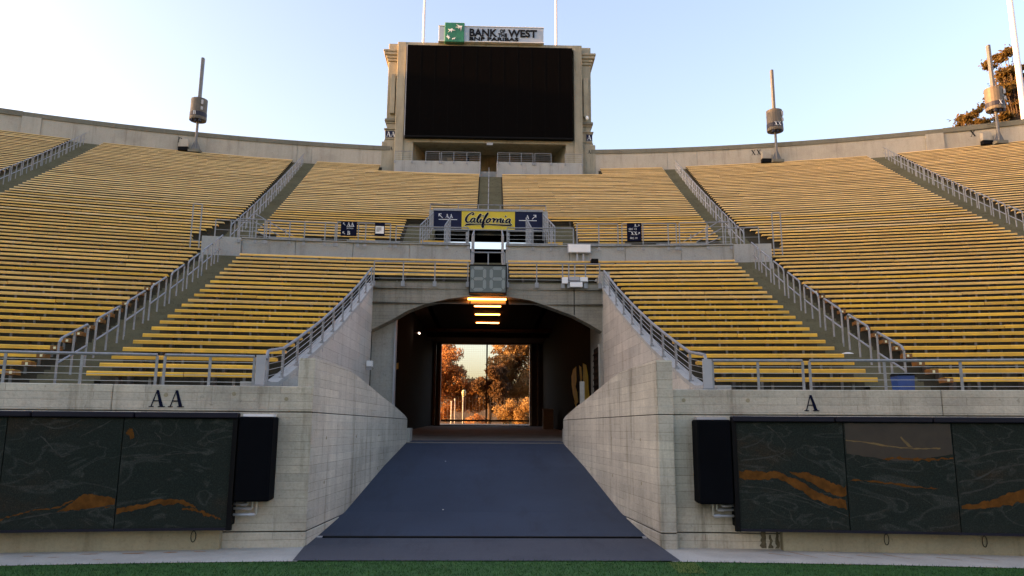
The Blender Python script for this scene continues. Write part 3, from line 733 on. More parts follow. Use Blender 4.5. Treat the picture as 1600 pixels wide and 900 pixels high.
for bn in benches:
    tot = 0; best = 0
    for i in range(13):
        t = bn['a'] + (bn['b'] - bn['a']) * i / 12
        p = px(pol(Rk(bn['k']), t, zk(bn['k'])))
        if p and -5 < p[0] < 1605 and p[1] < 612:
            tot += rad(bn['b'] - bn['a']) / 12 * Rk(bn['k']) / p[2] * (.09 / p[2])
    bn['area'] = tot
benches.sort(key=lambda d: -d['area'])
PROF = [(0, -.04), (0, .022), (.018, .042), (.25, .042), (.25, -.005), (.03, -.04)]
def plank(g, k, a, b, dz=0.0):
    n = len(PROF); vs = []; fz = float(np.interp(k, [0, 10, 22, 34, 70], [1.05, 1.0, .93, .86, .80]))
    for t in (a, b): vs += [pol(Rk(k) + r, t, zk(k) + z * fz + dz) for r, z in PROF]
    g.add(vs, [(i, n + i, n + (i + 1) % n, (i + 1) % n) for i in range(n)] + [tuple(range(n)), tuple(reversed(range(n, 2 * n)))])
def shade_under(o):      # dark underside colour paints the shade below the planks
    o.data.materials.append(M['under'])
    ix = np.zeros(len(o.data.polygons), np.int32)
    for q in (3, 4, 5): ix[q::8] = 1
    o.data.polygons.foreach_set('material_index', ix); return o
def bench_planks(bn):
    k, a, b = bn['k'], bn['a'], bn['b']; L = 4.9 / Rk(k) * 57.296
    rr = random.Random(k * 7 + (1 if a > 0 else 0) + int(abs(b) * 10))
    cuts = [a]; t = a + L * rr.choice((.35, .5, .65, .8, 1.0))
    while t < b - .25 * L: cuts.append(t); t += L * rr.uniform(.96, 1.03)
    cuts.append(b); gp = .008 / Rk(k) * 57.3
    return [(p + gp, q - gp, rr.uniform(-.006, .006)) for p, q in zip(cuts, cuts[1:])]
def brackets(g, bn, every=1.22):
    k, a, b = bn['k'], bn['a'], bn['b']; st = every / Rk(k) * 57.3
    n = max(2, int((b - a) / st)); dt = .03 / Rk(k) * 57.3
    for i in range(n):
        t = a + (b - a) * (i + .35) / n
        g.pbox(Rk(k) + .05, Rk(k) + .26, t - dt, t + dt, zk(k) - .402, zk(k) - .03)
rest = MB()
for i, bn in enumerate(benches):
    k = bn['k']; far = k > 30
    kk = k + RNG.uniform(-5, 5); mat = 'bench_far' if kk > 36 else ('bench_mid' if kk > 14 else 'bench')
    pl = bench_planks(bn)
    if i >= 300 or bn['area'] <= 0:
        if bn['area'] <= 0 and bn['kind'] == 'outer' and k < 30: continue
        for a, b2, d in pl: plank(rest, k, a, b2, d)
        continue
    tc = max(min((bn['a'] + bn['b']) / 2, bn['b']), bn['a'])
    root = thing('bleacher_bench', bn['lab'], 'bench', pol(Rk(k) + .12, tc, zk(k) - .4), 'yellow plank benches in rows on the stand')
    for a, b2, d in pl:
        g = MB(); plank(g, k, a, b2, d); shade_under(g.build('seat_plank', mat, root))
    if bn['kind'] == 'side' and k <= 14:      # short darker end board with a number plate at the aisle end
        sg2 = 1 if bn['a'] > 0 else -1; e0 = bn['a'] if sg2 > 0 else bn['b']; q = 57.3 / Rk(k)
        MB().pbox(Rk(k) - .012, Rk(k) + .24, e0 - sg2 * .02 * q, e0 + sg2 * .14 * q, zk(k) - .055, zk(k) + .036).build('end_board', 'end_board', root)
        MB().pbox(Rk(k) - .018, Rk(k) - .012, e0 + sg2 * .03 * q, e0 + sg2 * .075 * q, zk(k) - .035, zk(k) + .015).build('number_plate', 'cream', root)
    if k <= 40:
        g = MB(); brackets(g, bn, 1.22 if k < 26 else 2.4); stuff(g.build('brackets', 'bracket' if k > 12 else 'bracket', root))
        if k <= 14:
            g = MB(); st = 1.22 / Rk(k) * 57.3; n = max(2, int((bn['b'] - bn['a']) / st))
            for j in range(n):
                t = bn['a'] + (bn['b'] - bn['a']) * (j + .72) / n; dt = .022 / Rk(k) * 57.3
                g.pbox(Rk(k) + .10, Rk(k) + .14, t - dt, t + dt, zk(k) - .40, zk(k) - .04)
            stuff(g.build('stub_posts', 'bracket_grey', root))
o = shade_under(rest.build('distant_benches', 'bench_far')); stuff(o)
tag(o, 'last yellow plank benches seen small in the far corner blocks', 'benches')

# short companion benches on the cross walk
for i, (xa, xb, d) in enumerate(((-8.43, -7.42, 'at the far left end'), (-5.61, -4.61, 'under the dark blue section sign on the left'), (-2.83, -1.81, 'left of the centre passage'), (2.36, 2.95, 'right of the centre passage'), (4.45, 5.45, 'left of the dark sign on the right'), (7.3, 8.3, 'at the far right end'))):
    r = 69.75; a, b2 = th_of(xa, r), th_of(xb, r)
    t = thing('companion_bench', 'short yellow bench on the cross walk ' + d, 'bench', pol(r, (a + b2) / 2, 8.28), 'short benches along the cross walk')
    MB().pbox(r, r + .26, a, b2, 9.31, 9.42).build('seat_plank', 'bench', t)
    for q in (a + .12, b2 - .12): MB().pbox(r + .08, r + .18, q - .03, q + .03, 8.28, 9.31).build('leg', 'bracket', t)

# ------------------------------------------------------------------ handrails on the aisles
def aisle_rail(th, kA, kB, label, group, detail):
    def P(k, dz): return pol(Rk(k) - .05, th, zk(k) - .40 + dz)
    km = (kA + kB) / 2; z0 = P(kA, 0)
    if detail:
        t = thing('aisle_handrail', label, 'handrail', z0, group)
        for k in (kA, km, kB): MB().tube(P(k, -.02), P(k, .9 - (.0 if k == km else .04)), .023, 8).build('post', 'galv', t)
        MB().path([P(kA, .86), P(kA + .18, .925), P(kB - .12, .925), P(kB, .86)], .025, 8).build('top_rail', 'galv', t)
        MB().tube(P(kA, .47), P(kB, .47), .02, 8).build('mid_rail', 'galv', t)
    else:
        g = MB()
        for k in (kA, km, kB): g.tube(P(k, -.02), P(k, .9), .024, 5)
        g.path([P(kA, .88), P(kA + .15, .925), P(kB, .925)], .026, 5); g.tube(P(kA, .47), P(kB, .47), .02, 5)
        tag(g.build('aisle_handrail', 'galv'), label, 'handrail', group)
for s, nm in ((-1, 'left'), (1, 'right')):
    for i in range(8):
        kA = .6 + i * 2.98
        aisle_rail(s * 8.46, kA, min(kA + 2.25, 23.4), '%s galvanised handrail hoop up the lower %s aisle' % (nth(i + 1), nm), 'handrail hoops on the lower aisles', True)
    for i in range(15):
        kA = 27 + i * 2.95
        aisle_rail(s * 8.58, kA, kA + 2.5, '%s handrail hoop above the cross walk on the upper %s aisle' % (nth(i + 1), nm), 'handrail hoops on the upper aisles', kA < 40)
    for i in range(15):
        kA = 27 + i * 2.95
        p = px(pol(Rk(kA), s * 17.6, zk(kA) + .5))
        if p and -30 < p[0] < 1640:
            aisle_rail(s * 17.6, kA, kA + 2.5, '%s handrail hoop down from the rim on the outer %s aisle' % (nth(15 - i), nm), 'handrail hoops on the outer aisles', kA < 32)
# slender chain of posts down the centre stair
t = thing('centre_handrail', 'thin single handrail climbing the middle of the upper centre stair', 'handrail', pol(Rk(37), 0, zk(37) - .4))
for i in range(9):
    k = 38 + i * 3.3; MB().tube(pol(Rk(k), -.08, zk(k) - .4), pol(Rk(k), -.08, zk(k) + .42), .025, 6).build('post', 'galv', t)
    MB().tube(pol(Rk(k), -.08, zk(k) + .42), pol(Rk(k + 2.2), -.08, zk(k + 2.2) + .42), .025, 6).build('rail', 'galv', t)

# ------------------------------------------------------------------ guard rails
def guard(name, label, r, ths, z0, z1, cables=4, group=None, tr=.026, post=.022, plates=False, wire=.006, top=True):
    t = thing(name, label, 'guard rail', pol(r, (ths[0] + ths[-1]) / 2, z0), group)
    for th in ths:
        MB().pbox(r - .012, r + .012, th - post / r * 57.3, th + post / r * 57.3, z0, z1).build('post', 'galv', t)
        if plates: MB().pbox(r - .08, r - .04, th - .05 / r * 57.3, th + .05 / r * 57.3, z0 - .19, z0 - .06).build('bracket', 'galv', t)
    n = max(2, int((ths[-1] - ths[0]) / 1.0) + 1)
    pts = [ths[0] + (ths[-1] - ths[0]) * i / (n - 1) for i in range(n)]
    if top: MB().path([pol(r, a, z1 + tr * .6) for a in pts], tr, 8).build('top_rail', 'galv', t)
    for c in range(cables):
        z = z0 + (z1 - z0) * (c + .6) / (cables + .4)
        MB().path([pol(r, a, z) for a in pts], wire, 4).build('cable', 'wire', t)
    return t
guard('guard_rail', 'cable guard rail on the far left of the front wall', 53.66, [-15, -13.6, -12.3, -11, -9.95, -8.75, -7.47, -6.17], 2.69, 3.2)
guard('guard_rail', 'short cable guard rail on the front wall over the letters AA', 53.66, [-6.03, -5.22, -4.42], 2.69, 3.2)
guard('guard_rail', 'short cable guard rail on the front wall left of the letter A', 53.66, [4.31, 5.17, 6.01], 2.69, 3.2)
guard('guard_rail', 'cable guard rail on the far right of the front wall', 53.66, [6.14, 7.51, 8.87, 10.2, 11.5, 12.8, 14.1], 2.69, 3.2)
for s, a, nm in ((-1, 4.29, 'left'), (1, 4.20, 'right')):
    t = thing('rail_end_panel', 'flat grey steel panel ending the %s front guard rail' % nm, 'panel', pol(53.62, s * a, 2.69))
    MB().pbox(53.6, 53.65, s * a - .085, s * a + .085, 2.69, 3.24).build('plate', 'plate', t)
    MB().pbox(53.57, 53.68, s * a - .1, s * a + .1, 2.69, 2.72).build('foot', 'galv', t)
def swz(y): return float(np.interp(y, [p[0] for p in SW], [p[1] for p in SW])) + .09
for s in (-1, 1):
    nm = 'left' if s < 0 else 'right'
    t = thing('stair_guard_rail', 'sloping cable guard rail on top of the %s side wall' % nm, 'guard rail', (s * 4.1, 14.5, 2.7))
    ys = [14.35, 15.3, 16.3, 17.35, 18.4, 19.45, 20.5, 21.55, 22.6, 23.6, 24.5]
    for y in ys:
        x = sw_x(y, s) + s * .02
        MB().box(x - .022, x + .022, y - .03, y + .03, swz(y) - .22, swz(y) + (.56 if y != ys[0] else .5)).build('post', 'galv', t)
        MB().box(x - .045 - (.0), x + .045, y - .06, y + .06, swz(y) - .02, swz(y) + .02).build('base_plate', 'galv', t)
    def rail(dz): return [(sw_x(y, s) + s * .02, y, swz(y) + dz) for y in ys]
    MB().path([(sw_x(14.25, s) + s * .02, 14.25, swz(14.3) + .42)] + rail(.58), .032, 8).build('top_rail', 'galv', t)
    for c in range(4): MB().path(rail(.1 + .115 * c), .007, 4).build('cable', 'wire', t)
def straight_guard(label, xs, y, z0, z1, cables, plates=True, cat='guard rail', name='guard_rail'):
    t = thing(name, label, cat, (sum(xs) / len(xs), y, z0))
    for x in xs:
        MB().box(x - .02, x + .02, y - .015, y + .015, z0, z1).build('post', 'galv', t)
        if plates: MB().box(x - .06, x + .06, y - .06, y - .02, z0 - .12, z0 + .05).build('bracket', 'galv', t)
    MB().tube((xs[0], y, z1 + .015), (xs[-1], y, z1 + .015), .025).build('top_rail', 'galv', t)
    for c in range(cables):
        z = z0 + (z1 - z0) * (c + .8) / (cables + .6)
        MB().tube((xs[0], y, z), (xs[-1], y, z), .006, 4).build('cable', 'wire', t)
    return t
straight_guard('guard rail over the arch left of the digit clock', [-3.84, -2.87, -1.82, -.72], 24.74, 6.72, 7.42, 3)
straight_guard('guard rail over the arch right of the digit clock', [.60, 1.58, 2.45, 2.66, 2.86, 3.22, 3.70], 24.74, 6.72, 7.42, 3)
straight_guard('small gate rail across the stair behind the digit clock', [-.64, -.05, .52], 25.5, 7.0, 7.95, 1, False)
for x, nm in ((-.62, 'left'), (.47, 'right')):
    t = thing('stair_handrail', 'tall handrail at the %s side of the stair behind the clock' % nm, 'handrail', (x, 25.6, 7.0))
    for y, zb, zt in ((25.7, 7.1, 8.6), (27.2, 7.6, 9.0), (28.7, 8.2, 9.6)):
        MB().tube((x, y, zb), (x, y, zt), .022).build('post', 'galv', t)
    MB().tube((x, 25.7, 8.6), (x, 28.7, 9.6), .024).build('top_rail', 'galv', t); MB().tube((x, 25.7, 8.0), (x, 28.7, 9.0), .018).build('mid_rail', 'galv', t)

PR = 68.62
gl = 'cable guard rail panel on the parapet'
guard('guard_rail', gl + ' at its far left end', PR, [-7.92, -7.42, -7.16], 8.98, 9.72, 4, 'guard rail panels on the parapet', plates=True)
guard('guard_rail', gl + ' beside the dark blue section sign', PR, [-7.10, -6.39, -5.93, -5.29, -4.97], 8.98, 9.70, 4, 'guard rail panels on the parapet', plates=True)
guard('guard_rail', gl + ' in front of the small white notice', PR, [-4.92, -4.24, -4.01, -3.22], 8.98, 9.74, 4, 'guard rail panels on the parapet', plates=True)
guard('guard_rail', gl + ' left of the centre passage', PR, [-3.04, -2.18, -1.39, -.70], 8.98, 9.66, 4, 'guard rail panels on the parapet', plates=True)
guard('guard_rail', gl + ' right of the centre passage', PR, [.56, 1.40, 2.0, 2.72], 8.98, 9.68, 4, 'guard rail panels on the parapet', plates=True)
guard('guard_rail', gl + ' above the white antenna board', PR, [2.84, 3.55, 4.17], 8.98, 9.85, 4, 'guard rail panels on the parapet', plates=True)
guard('guard_rail', gl + ' around the dark sign on the right', PR, [4.3, 4.98, 5.79, 6.05], 8.98, 9.85, 4, 'guard rail panels on the parapet', plates=True)
guard('guard_rail', gl + ' at its far right end', PR, [6.15, 7.04, 7.77], 8.98, 9.87, 4, 'guard rail panels on the parapet', plates=True)
for s, nm in ((-1, 'left'), (1, 'right')):
    guard('aisle_gate_rail', 'rail panel across the foot of the upper %s aisle' % nm, 70.6, sorted([s * 7.9, s * 8.5, s * 8.98]), 9.0, 10.15, 2, 'rail panels at the aisle feet')
    guard('aisle_gate_rail', 'tall rail post pair beside the %s aisle end wall' % nm, 69.0, sorted([s * 9.16, s * 9.42]), 8.6, 10.3, 3, 'rail post pairs at the aisle end walls')
    t = thing('stair_handrail', 'sloping three bar handrail at the %s end of the cross walk' % nm, 'handrail', pol(70.0, s * 7.2, 8.3))
    for dz in (0, .35, .7):
        MB().tube(pol(70.4, s * 7.75, 9.75 + dz), pol(69.8, s * (6.1 if dz == 0 else 6.25), 8.75 + dz * .8), .02).build('bar', 'galv', t)
    for q, z in ((7.75, 10.45), (7.2, 10.1), (6.7, 9.8), (6.2, 9.4)): MB().tube(pol(70.1, s * q, 8.3), pol(70.1, s * q, z), .02).build('post', 'galv', t)

# ------------------------------------------------------------------ centre passage (vomitory) under the upper seats
vm = thing('vomitory', 'dark passage opening under the yellow script banner', 'passage', (0, 36, 8.2))
for s in (-1, 1):
    x = 2.68 if s > 0 else -2.85
    MB().prism([(x, 30.6, 7.9), (x, 48, 7.9), (x, 48, 15.2), (x, 36.1, 11.55), (x, 34.0, 9.9), (x, 32.2, 9.0), (x, 30.6, 8.5)], (s * .22, 0, 0)).build('cheek_wall', 'tunnel_dark', vm)
MB().box(-3.1, 2.95, 35.9, 48, 7.9, 8.25).build('floor', 'tunnel_dark', vm)
MB().box(-3.0, 2.85, 36.02, 36.2, 11.56, 12.55).build('lintel', 'parapet', vm)
MB().box(-3.3, 3.2, 47.6, 47.9, 8.0, 13.37).build('back_wall', 'tunnel_dark', vm)
MB().box(-3.3, 3.2, 47.6, 47.9, 13.90, 16.2).build('back_header', 'tunnel_dark', vm)
bn = thing('script_banner', 'wide banner over the passage, yellow middle with dark script between two navy ends', 'banner', (-.1, 35.95, 11.57))
MB().box(-2.80, 2.60, 35.9, 36.0, 12.49, 12.60).build('frame_top', 'galv', bn)
MB().box(-2.80, 2.60, 35.92, 36.0, 11.52, 11.57).build('frame_bottom', 'galv', bn)
MB().box(-2.78, -1.40, 35.93, 36.01, 11.57, 12.49).build('navy_panel', 'navy', bn)
MB().box(1.22, 2.58, 35.93, 36.01, 11.57, 12.49).build('navy_panel', 'navy', bn)
MB().box(-1.398, 1.218, 35.925, 36.01, 11.57, 12.49).build('yellow_panel', 'sign_yellow', bn)
def cr(P, m=7):
    P = [np.array(p, float) for p in P]; Q = [P[0] * 2 - P[1]] + P + [P[-1] * 2 - P[-2]]; out = []
    for i in range(1, len(Q) - 2):
        p0, p1, p2, p3 = Q[i - 1:i + 3]
        for j in range(m):
            t = j / m; out.append(.5 * (2 * p1 + (p2 - p0) * t + (2 * p0 - 5 * p1 + 4 * p2 - p3) * t * t + (3 * p1 - p0 - 3 * p2 + p3) * t ** 3))
    out.append(P[-1]); return np.array(out)
STROKES = [
 [(348, 182, 22), (385, 176, 30), (406, 146, 20), (370, 126, 20), (310, 150, 28), (240, 212, 38), (200, 282, 48), (195, 340, 46), (228, 378, 34), (282, 374, 20), (322, 346, 12)],
 [(440, 274, 22), (382, 276, 24), (332, 320, 36), (322, 362, 32), (352, 384, 22), (400, 342, 18), (446, 276, 24)], [(446, 272, 26), (416, 340, 36), (420, 378, 28), (458, 374, 14), (492, 345, 10)],
 [(490, 345, 10), (560, 256, 18), (604, 184, 22), (586, 164, 22), (546, 210, 34), (506, 290, 44), (500, 350, 42), (530, 384, 28), (576, 360, 14)],
 [(612, 288, 32), (582, 346, 38), (590, 382, 30), (630, 370, 16), (662, 340, 10)],
 [(658, 345, 10), (730, 256, 22), (792, 152, 26), (784, 130, 20), (748, 172, 34), (700, 270, 42), (664, 370, 44), (640, 460, 42), (644, 510, 34), (668, 502, 22), (686, 450, 14), (694, 392, 12), (742, 372, 10)],
 [(852, 280, 26), (802, 290, 30), (756, 340, 38), (758, 380, 30), (802, 380, 24), (850, 330, 32), (856, 284, 26), (886, 312, 10)],
 [(896, 296, 12), (925, 276, 26), (962, 288, 38), (950, 335, 38), (936, 386, 34)], [(948, 352, 12), (1000, 292, 22), (1034, 280, 26)],
 [(1062, 280, 36), (1046, 335, 36), (1030, 386, 32)], [(1040, 352, 12), (1100, 294, 22), (1150, 280, 28), (1136, 330, 38), (1126, 378, 30), (1170, 370, 12)],
 [(1218, 286, 34), (1192, 346, 38), (1196, 382, 28), (1242, 370, 12)],
 [(1402, 288, 24), (1342, 286, 26), (1290, 330, 36), (1282, 368, 32), (1312, 386, 22), (1362, 346, 18), (1406, 292, 24)], [(1408, 288, 28), (1380, 346, 38), (1386, 390, 30), (1414, 402, 10)],
 [(156, 484, 8), (232, 442, 36), (420, 432, 24), (640, 426, 16), (1000, 438, 24), (1382, 446, 32), (1434, 414, 18)],
]
DOTS = [(656, 207, 20), (1275, 213, 22)]
def banner_pt(x, y, d): return (-1.398 + (x - 75) / 1450 * 2.616, 35.925 - d, 12.47 - (y - 95) / 455 * .88)
def script(name, mat, grow, d0):
    g = MB()
    for si, st in enumerate(STROKES):
        C = cr(st); d = d0 + .0008 * si; n = len(C)
        T = np.gradient(C[:, :2], axis=0); T /= np.maximum(1e-6, np.linalg.norm(T, axis=1))[:, None]; Nn = np.stack([-T[:, 1], T[:, 0]], 1)
        w = np.maximum(9, C[:, 2]) / 2 * 1.25 + grow
        if grow:
            C = C.copy(); C[0, :2] -= T[0] * grow; C[-1, :2] += T[-1] * grow
        A = C[:, :2] + Nn * w[:, None]; B = C[:, :2] - Nn * w[:, None]
        g.add([banner_pt(*p, d) for p in A] + [banner_pt(*p, d) for p in B], [(i, i + 1, n + i + 1, n + i) for i in range(n - 1)])
    for di, (x, y, r) in enumerate(DOTS):
        g.add([banner_pt(x + (r + grow) * math.cos(a * .524), y + (r + grow) * math.sin(a * .524), d0 + .012 + .0008 * di) for a in range(12)], [tuple(range(12))])
    return g.build(name, mat, bn)
script('script_outline', 'cream', 9, .004); script('script_lettering', 'navy_ink', 0, .022)
g = MB(); serif_word(g, 'AA', (-2.2, 35.925, 12.12), .2, 0, .006); g.build('lettering', 'letter_white', bn)
g = MB(); serif_word(g, 'A', (1.75, 35.925, 12.12), .2, 0, .006); g.build('lettering', 'letter_white', bn)
def arrow(mb, cx, y, cz, s, dx):
    for q, P in enumerate(([(0, 0), (.1, -.1), (1.0, .8), (.9, .9)], [(1.05, 1.05), (.35, 1.05), (.35, .9), (1.05, .9)], [(1.05, 1.05), (.9, 1.05), (.9, .35), (1.05, .35)])):
        mb.prism([(cx + x * s * dx, y - .006 - .0007 * q, cz + z * s) for x, z in P], (0, .006, 0))
g = MB(); arrow(g, -2.32, 35.925, 12.13, .2, -1); g.build('arrow', 'letter_white', bn)
g = MB(); arrow(g, 2.06, 35.925, 12.13, .2, 1); g.build('arrow', 'letter_white', bn)
for xa, xb in ((-2.52, -1.62), (1.42, 2.3)): MB().box(xa, xb, 35.918, 35.93, 12.03, 12.06).build('rule', 'letter_white', bn)
for x, ya, yb, za, zb, d in ((-2.78, 29.3, 35.8, 9.95, 12.35, 'outer fence left of the passage'), (2.6, 29.3, 35.8, 9.95, 12.35, 'outer fence right of the passage'), (-1.80, 29.2, 33.2, 9.9, 11.4, 'inner fence left of the passage'), (1.64, 29.2, 33.2, 9.9, 11.4, 'inner fence right of the passage')):
    t = thing('passage_fence', 'sloping steel ' + d, 'fence', (x, ya, 8.3))
    n = 7 if yb > 35 else 5
    for i in range(n):
        u = i / (n - 1); y = ya + (yb - ya) * u; z = za + (zb - za) * u
        MB().box(x - .022, x + .022, y - .03, y + .03, max(8.28, z - 1.35), z).build('post', 'galv', t)
    for q in range(5):
        MB().tube((x, ya, za - q * .2), (x, yb, zb - q * .2), .026 if q == 0 else .009, 6).build('bar', 'galv', t)
for x in (-.92, .74):
    t = thing('passage_post', 'perforated steel post at the %s of the passage mouth' % ('left' if x < 0 else 'right'), 'post', (x, 29.6, 8.28))
    MB().box(x - .05, x + .05, 29.55, 29.65, 8.28, 9.75).build('shaft', 'galv', t)
    for i in range(6): MB().box(x - .015, x + .015, 29.543, 29.56, 8.9 + i * .13, 8.95 + i * .13).build('slot', 'black_frame', t)
straight_guard('thin rail on the roof of the passage behind the banner', [-3.0, -1.6, -.6, .5, 1.5, 2.8], 36.6, 12.1, 13.0, 1, False)

# direction signs on the parapet rail
def small_sign(label, xa, xb, za, zb, rows, mat='navy_ink', r=68.5):
    a, b2 = th_of(xa, r), th_of(xb, r); t = thing('direction_sign', label, 'sign', pol(r, (a + b2) / 2, za))
    MB().pbox(r, r + .03, a, b2, za, zb).build('board', mat, t)
    w = xb - xa; hgt = zb - za; th = (a + b2) / 2
    for (kind, txt, fx, fz, fw, fh) in rows:
        o = pol(r - .002, a + (b2 - a) * fx, za + hgt * fz); g = MB()
        if kind == 'serif': serif_word(g, txt, o, fh * hgt, th, .006)
        elif kind == 'text':
            vs, fs = text_geo(txt, fh * hgt, .0); put_letters(g, vs, fs, o, fw * w, .006, th)
        elif kind == 'arrow':
            arrow(g, o[0], o[1], o[2], fh * hgt, 1 if txt == 'R' else -1)
        else: g.box(o[0], o[0] + fw * w, o[1] - .006, o[1], o[2], o[2] + fh * hgt)
        g.build('lettering' if kind != 'bar' else 'rule', 'letter_white', t)
    return t
small_sign('dark blue section sign with AA and B on the left parapet rail', -5.72, -5.12, 9.20, 9.76,
    [('arrow', 'L', .28, .76, 0, .16), ('serif', 'AA', .38, .70, 0, .25), ('bar', '', .35, .66, .5, .025), ('text', 'SECTION', .36, .50, .42, .08), ('arrow', 'L', .28, .12, 0, .16), ('serif', 'B', .42, .08, 0, .27)])
ns = small_sign('small white notice on a navy board on the left parapet rail', -4.44, -4.06, 9.26, 9.76, [])
MB().pbox(68.485, 68.5, th_of(-4.41, 68.5), th_of(-4.09, 68.5), 9.33, 9.62).build('notice', 'white', ns)
for i in range(4): 
    o = pol(68.48, th_of(-4.38, 68.5), 9.55 - i * .045); MB().box(o[0], o[0] + (.2 if i < 3 else .12), o[1] - .003, o[1] + .002, o[2], o[2] + .014).build('print_line', 'ink', ns)
small_sign('dark blue section sign with A and XX on the right parapet rail', 5.32, 5.88, 9.16, 9.86,
    [('serif', 'A', .48, .79, 0, .17), ('arrow', 'R', .72, .80, 0, .11), ('text', 'SEC 12', .12, .62, .55, .1), ('bar', '', .1, .53, .75, .018), ('serif', 'XX', .26, .33, 0, .19), ('arrow', 'R', .72, .36, 0, .12), ('text', 'SEC 14', .2, .10, .5, .11)])
# white antenna board on posts and boxes on the arch rail
t = thing('antenna_board', 'white flat board on two posts in front of the right parapet', 'board', (3.47, 28.45, 8.1))
MB().box(3.05, 3.90, 28.42, 28.5, 8.72, 9.02).build('panel', 'white', t); MB().box(3.02, 3.93, 28.44, 28.52, 8.69, 9.05).build('frame', 'plate', t)
for x in (3.36, 3.60): MB().box(x, x + .07, 28.5, 28.56, 7.8, 8.72).build('post', 'plate', t)
t = thing('rail_equipment', 'cluster of white and grey boxes clamped to the rail above the arch joint', 'equipment', (2.85, 24.68, 6.6))
for x0, x1, z0, z1, y0, m in ((2.42, 2.62, 6.74, 6.95, 24.62, 'white'), (2.66, 3.0, 6.84, 6.97, 24.6, 'plate'), (3.02, 3.28, 6.82, 6.96, 24.62, 'white'), (2.68, 3.10, 6.62, 6.78, 24.58, 'white'), (2.5, 3.3, 6.79, 6.83, 24.64, 'galv')):
    MB().box(x0, x1, y0, y0 + .1, z0, z1).build('case', m, t, bevel=.01)

# digit clock on the arch
ck = thing('digit_clock', 'grey two digit board with unlit 88 on the crown of the arch', 'clock', (-.05, 24.6, 6.36))
MB().box(-.65, .55, 24.45, 24.72, 6.37, 7.29).build('case', 'clock', ck, bevel=.012)
for x0, x1, z0, z1 in ((-.67, .57, 7.27, 7.31), (-.67, .57, 6.34, 6.38), (-.67, -.64, 6.38, 7.27), (.54, .57, 6.38, 7.27)): MB().box(x0, x1, 24.43, 24.74, z0, z1).build('frame_edge', 'black_frame', ck)
def seg(cx, cz, w, h):
    c = .06 * .9; P = [(-w / 2, 0), (-w / 2 + c, c), (w / 2 - c, c), (w / 2, 0), (w / 2 - c, -c), (-w / 2 + c, -c)]
    if h > w: P = [(x2 * 1, 0) for x2 in ()] or [(0, -h / 2), (c, -h / 2 + c), (c, h / 2 - c), (0, h / 2), (-c, h / 2 - c), (-c, -h / 2 + c)]
    MB().prism([(cx + x, 24.44, cz + z) for x, z in P], (0, .012, 0)).build('segment', 'seg', ck)
for dx in (-.36, .26):
    for dz in (-.36, 0, .36): seg(dx, 6.83 + dz, .34, .1)
    for sx in (-.2, .2):
        for dz in (-.18, .18): seg(dx + sx, 6.83 + dz, .1, .33)

# ------------------------------------------------------------------ stone panels, pads, conduits by the front wall
def stone_wall(s, label, t0, t1, seams):
    w = thing('stone_panel_wall', label, 'stone panels', pol(53.05, s * (t0 + 2.5), .36))
    MB().pbox(53.10, 53.44, s * (t0 + .02), s * t1, .40, 2.16).build('backing', 'black_frame', w)
    cuts = [t0 + .06] + seams + [t1]; panels = []
    for p, q in zip(cuts, cuts[1:]):
        panels.append(MB().pbox(53.04, 53.10, s * (p + .008), s * (q - .008), .385, 2.12, .7).build('stone_panel', 'stone', w))
    MB().pbox(53.01, 53.12, s * (t0 - .02), s * (t0 + .06), .34, 2.2).build('frame_post', 'black_frame', w)
    MB().pbox(53.02, 53.12, s * (t0 + .06), s * t1, .345, .385).build('frame_sill', 'padtop', w)
    return w, panels
def tube_pad(w, s, cuts):
    for p, q in zip(cuts, cuts[1:]):
        g = MB(); n = 6; pr = []
        a, b2 = s * (p + .012), s * (q - .012)
        g.pbox(52.97, 53.2, a, b2, 2.13, 2.222); g.build('top_pad', 'padtop', w, bevel=.014)
sl, PL = stone_wall(-1, 'dark veined stone panels left of the ramp, orange vein low down', 4.5, 14, [6.42, 8.3, 10.2, 12.1])
tube_pad(sl, -1, [4.47, 6.24, 7.92, 9.6, 11.3, 14])
sr, PRt = stone_wall(1, 'dark veined stone panels right of the ramp, middle slab brown at its top', 4.48, 14, [6.45, 8.32, 10.2, 12.1])
tube_pad(sr, 1, [4.46, 6.3, 8.0, 9.7, 11.4, 14])
def vein(par, pts, mat, name, d=.004, r=53.04):
    """closed outline in (degrees, height) laid on the face of a stone panel, cut into strips"""
    n = len(pts) // 2; up = pts[:n]; lo = pts[n:][::-1]; g = MB(); m = 10
    U = cr([(a, z, 0) for a, z in up], 12); L = cr([(a, z, 0) for a, z in lo], 12)
    rj = np.random.RandomState(len(pts) * 7 + int(abs(pts[0][1]) * 100)); jj = .010 if mat == 'vein' else .004
    for Q in (U, L): Q[:, 1] += np.convolve(rj.normal(0, jj * 1.6, len(Q) + 2), (.3, .4, .3), 'valid') + rj.normal(0, jj * .35, len(Q))
    sw = U[:, 1] < L[:, 1] + .003; U[sw, 1] = L[sw, 1] + .003
    vs = [pol(r - d, a, z) for a, z, _ in U] + [pol(r - d, a, z) for a, z, _ in L]; k = len(U)
    g.add(vs, [(i, i + 1, k + i + 1, k + i) for i in range(k - 1)]); return g.build(name, mat, par)
P0, P1 = PL[0], PL[1]
vein(P1, [(-7.35, .66), (-7.15, .78), (-6.98, .90), (-6.7, .90), (-6.44, .86), (-6.44, .74), (-6.7, .72), (-7.0, .68), (-7.2, .66), (-7.36, .655)], 'vein', 'vein')
vein(P1, [(-8.25, .54), (-8.0, .62), (-7.7, .69), (-7.35, .73), (-7.1, .84), (-7.12, .82), (-7.36, .71), (-7.72, .67), (-8.0, .60), (-8.25, .525)], 'vein', 'vein', .0045)
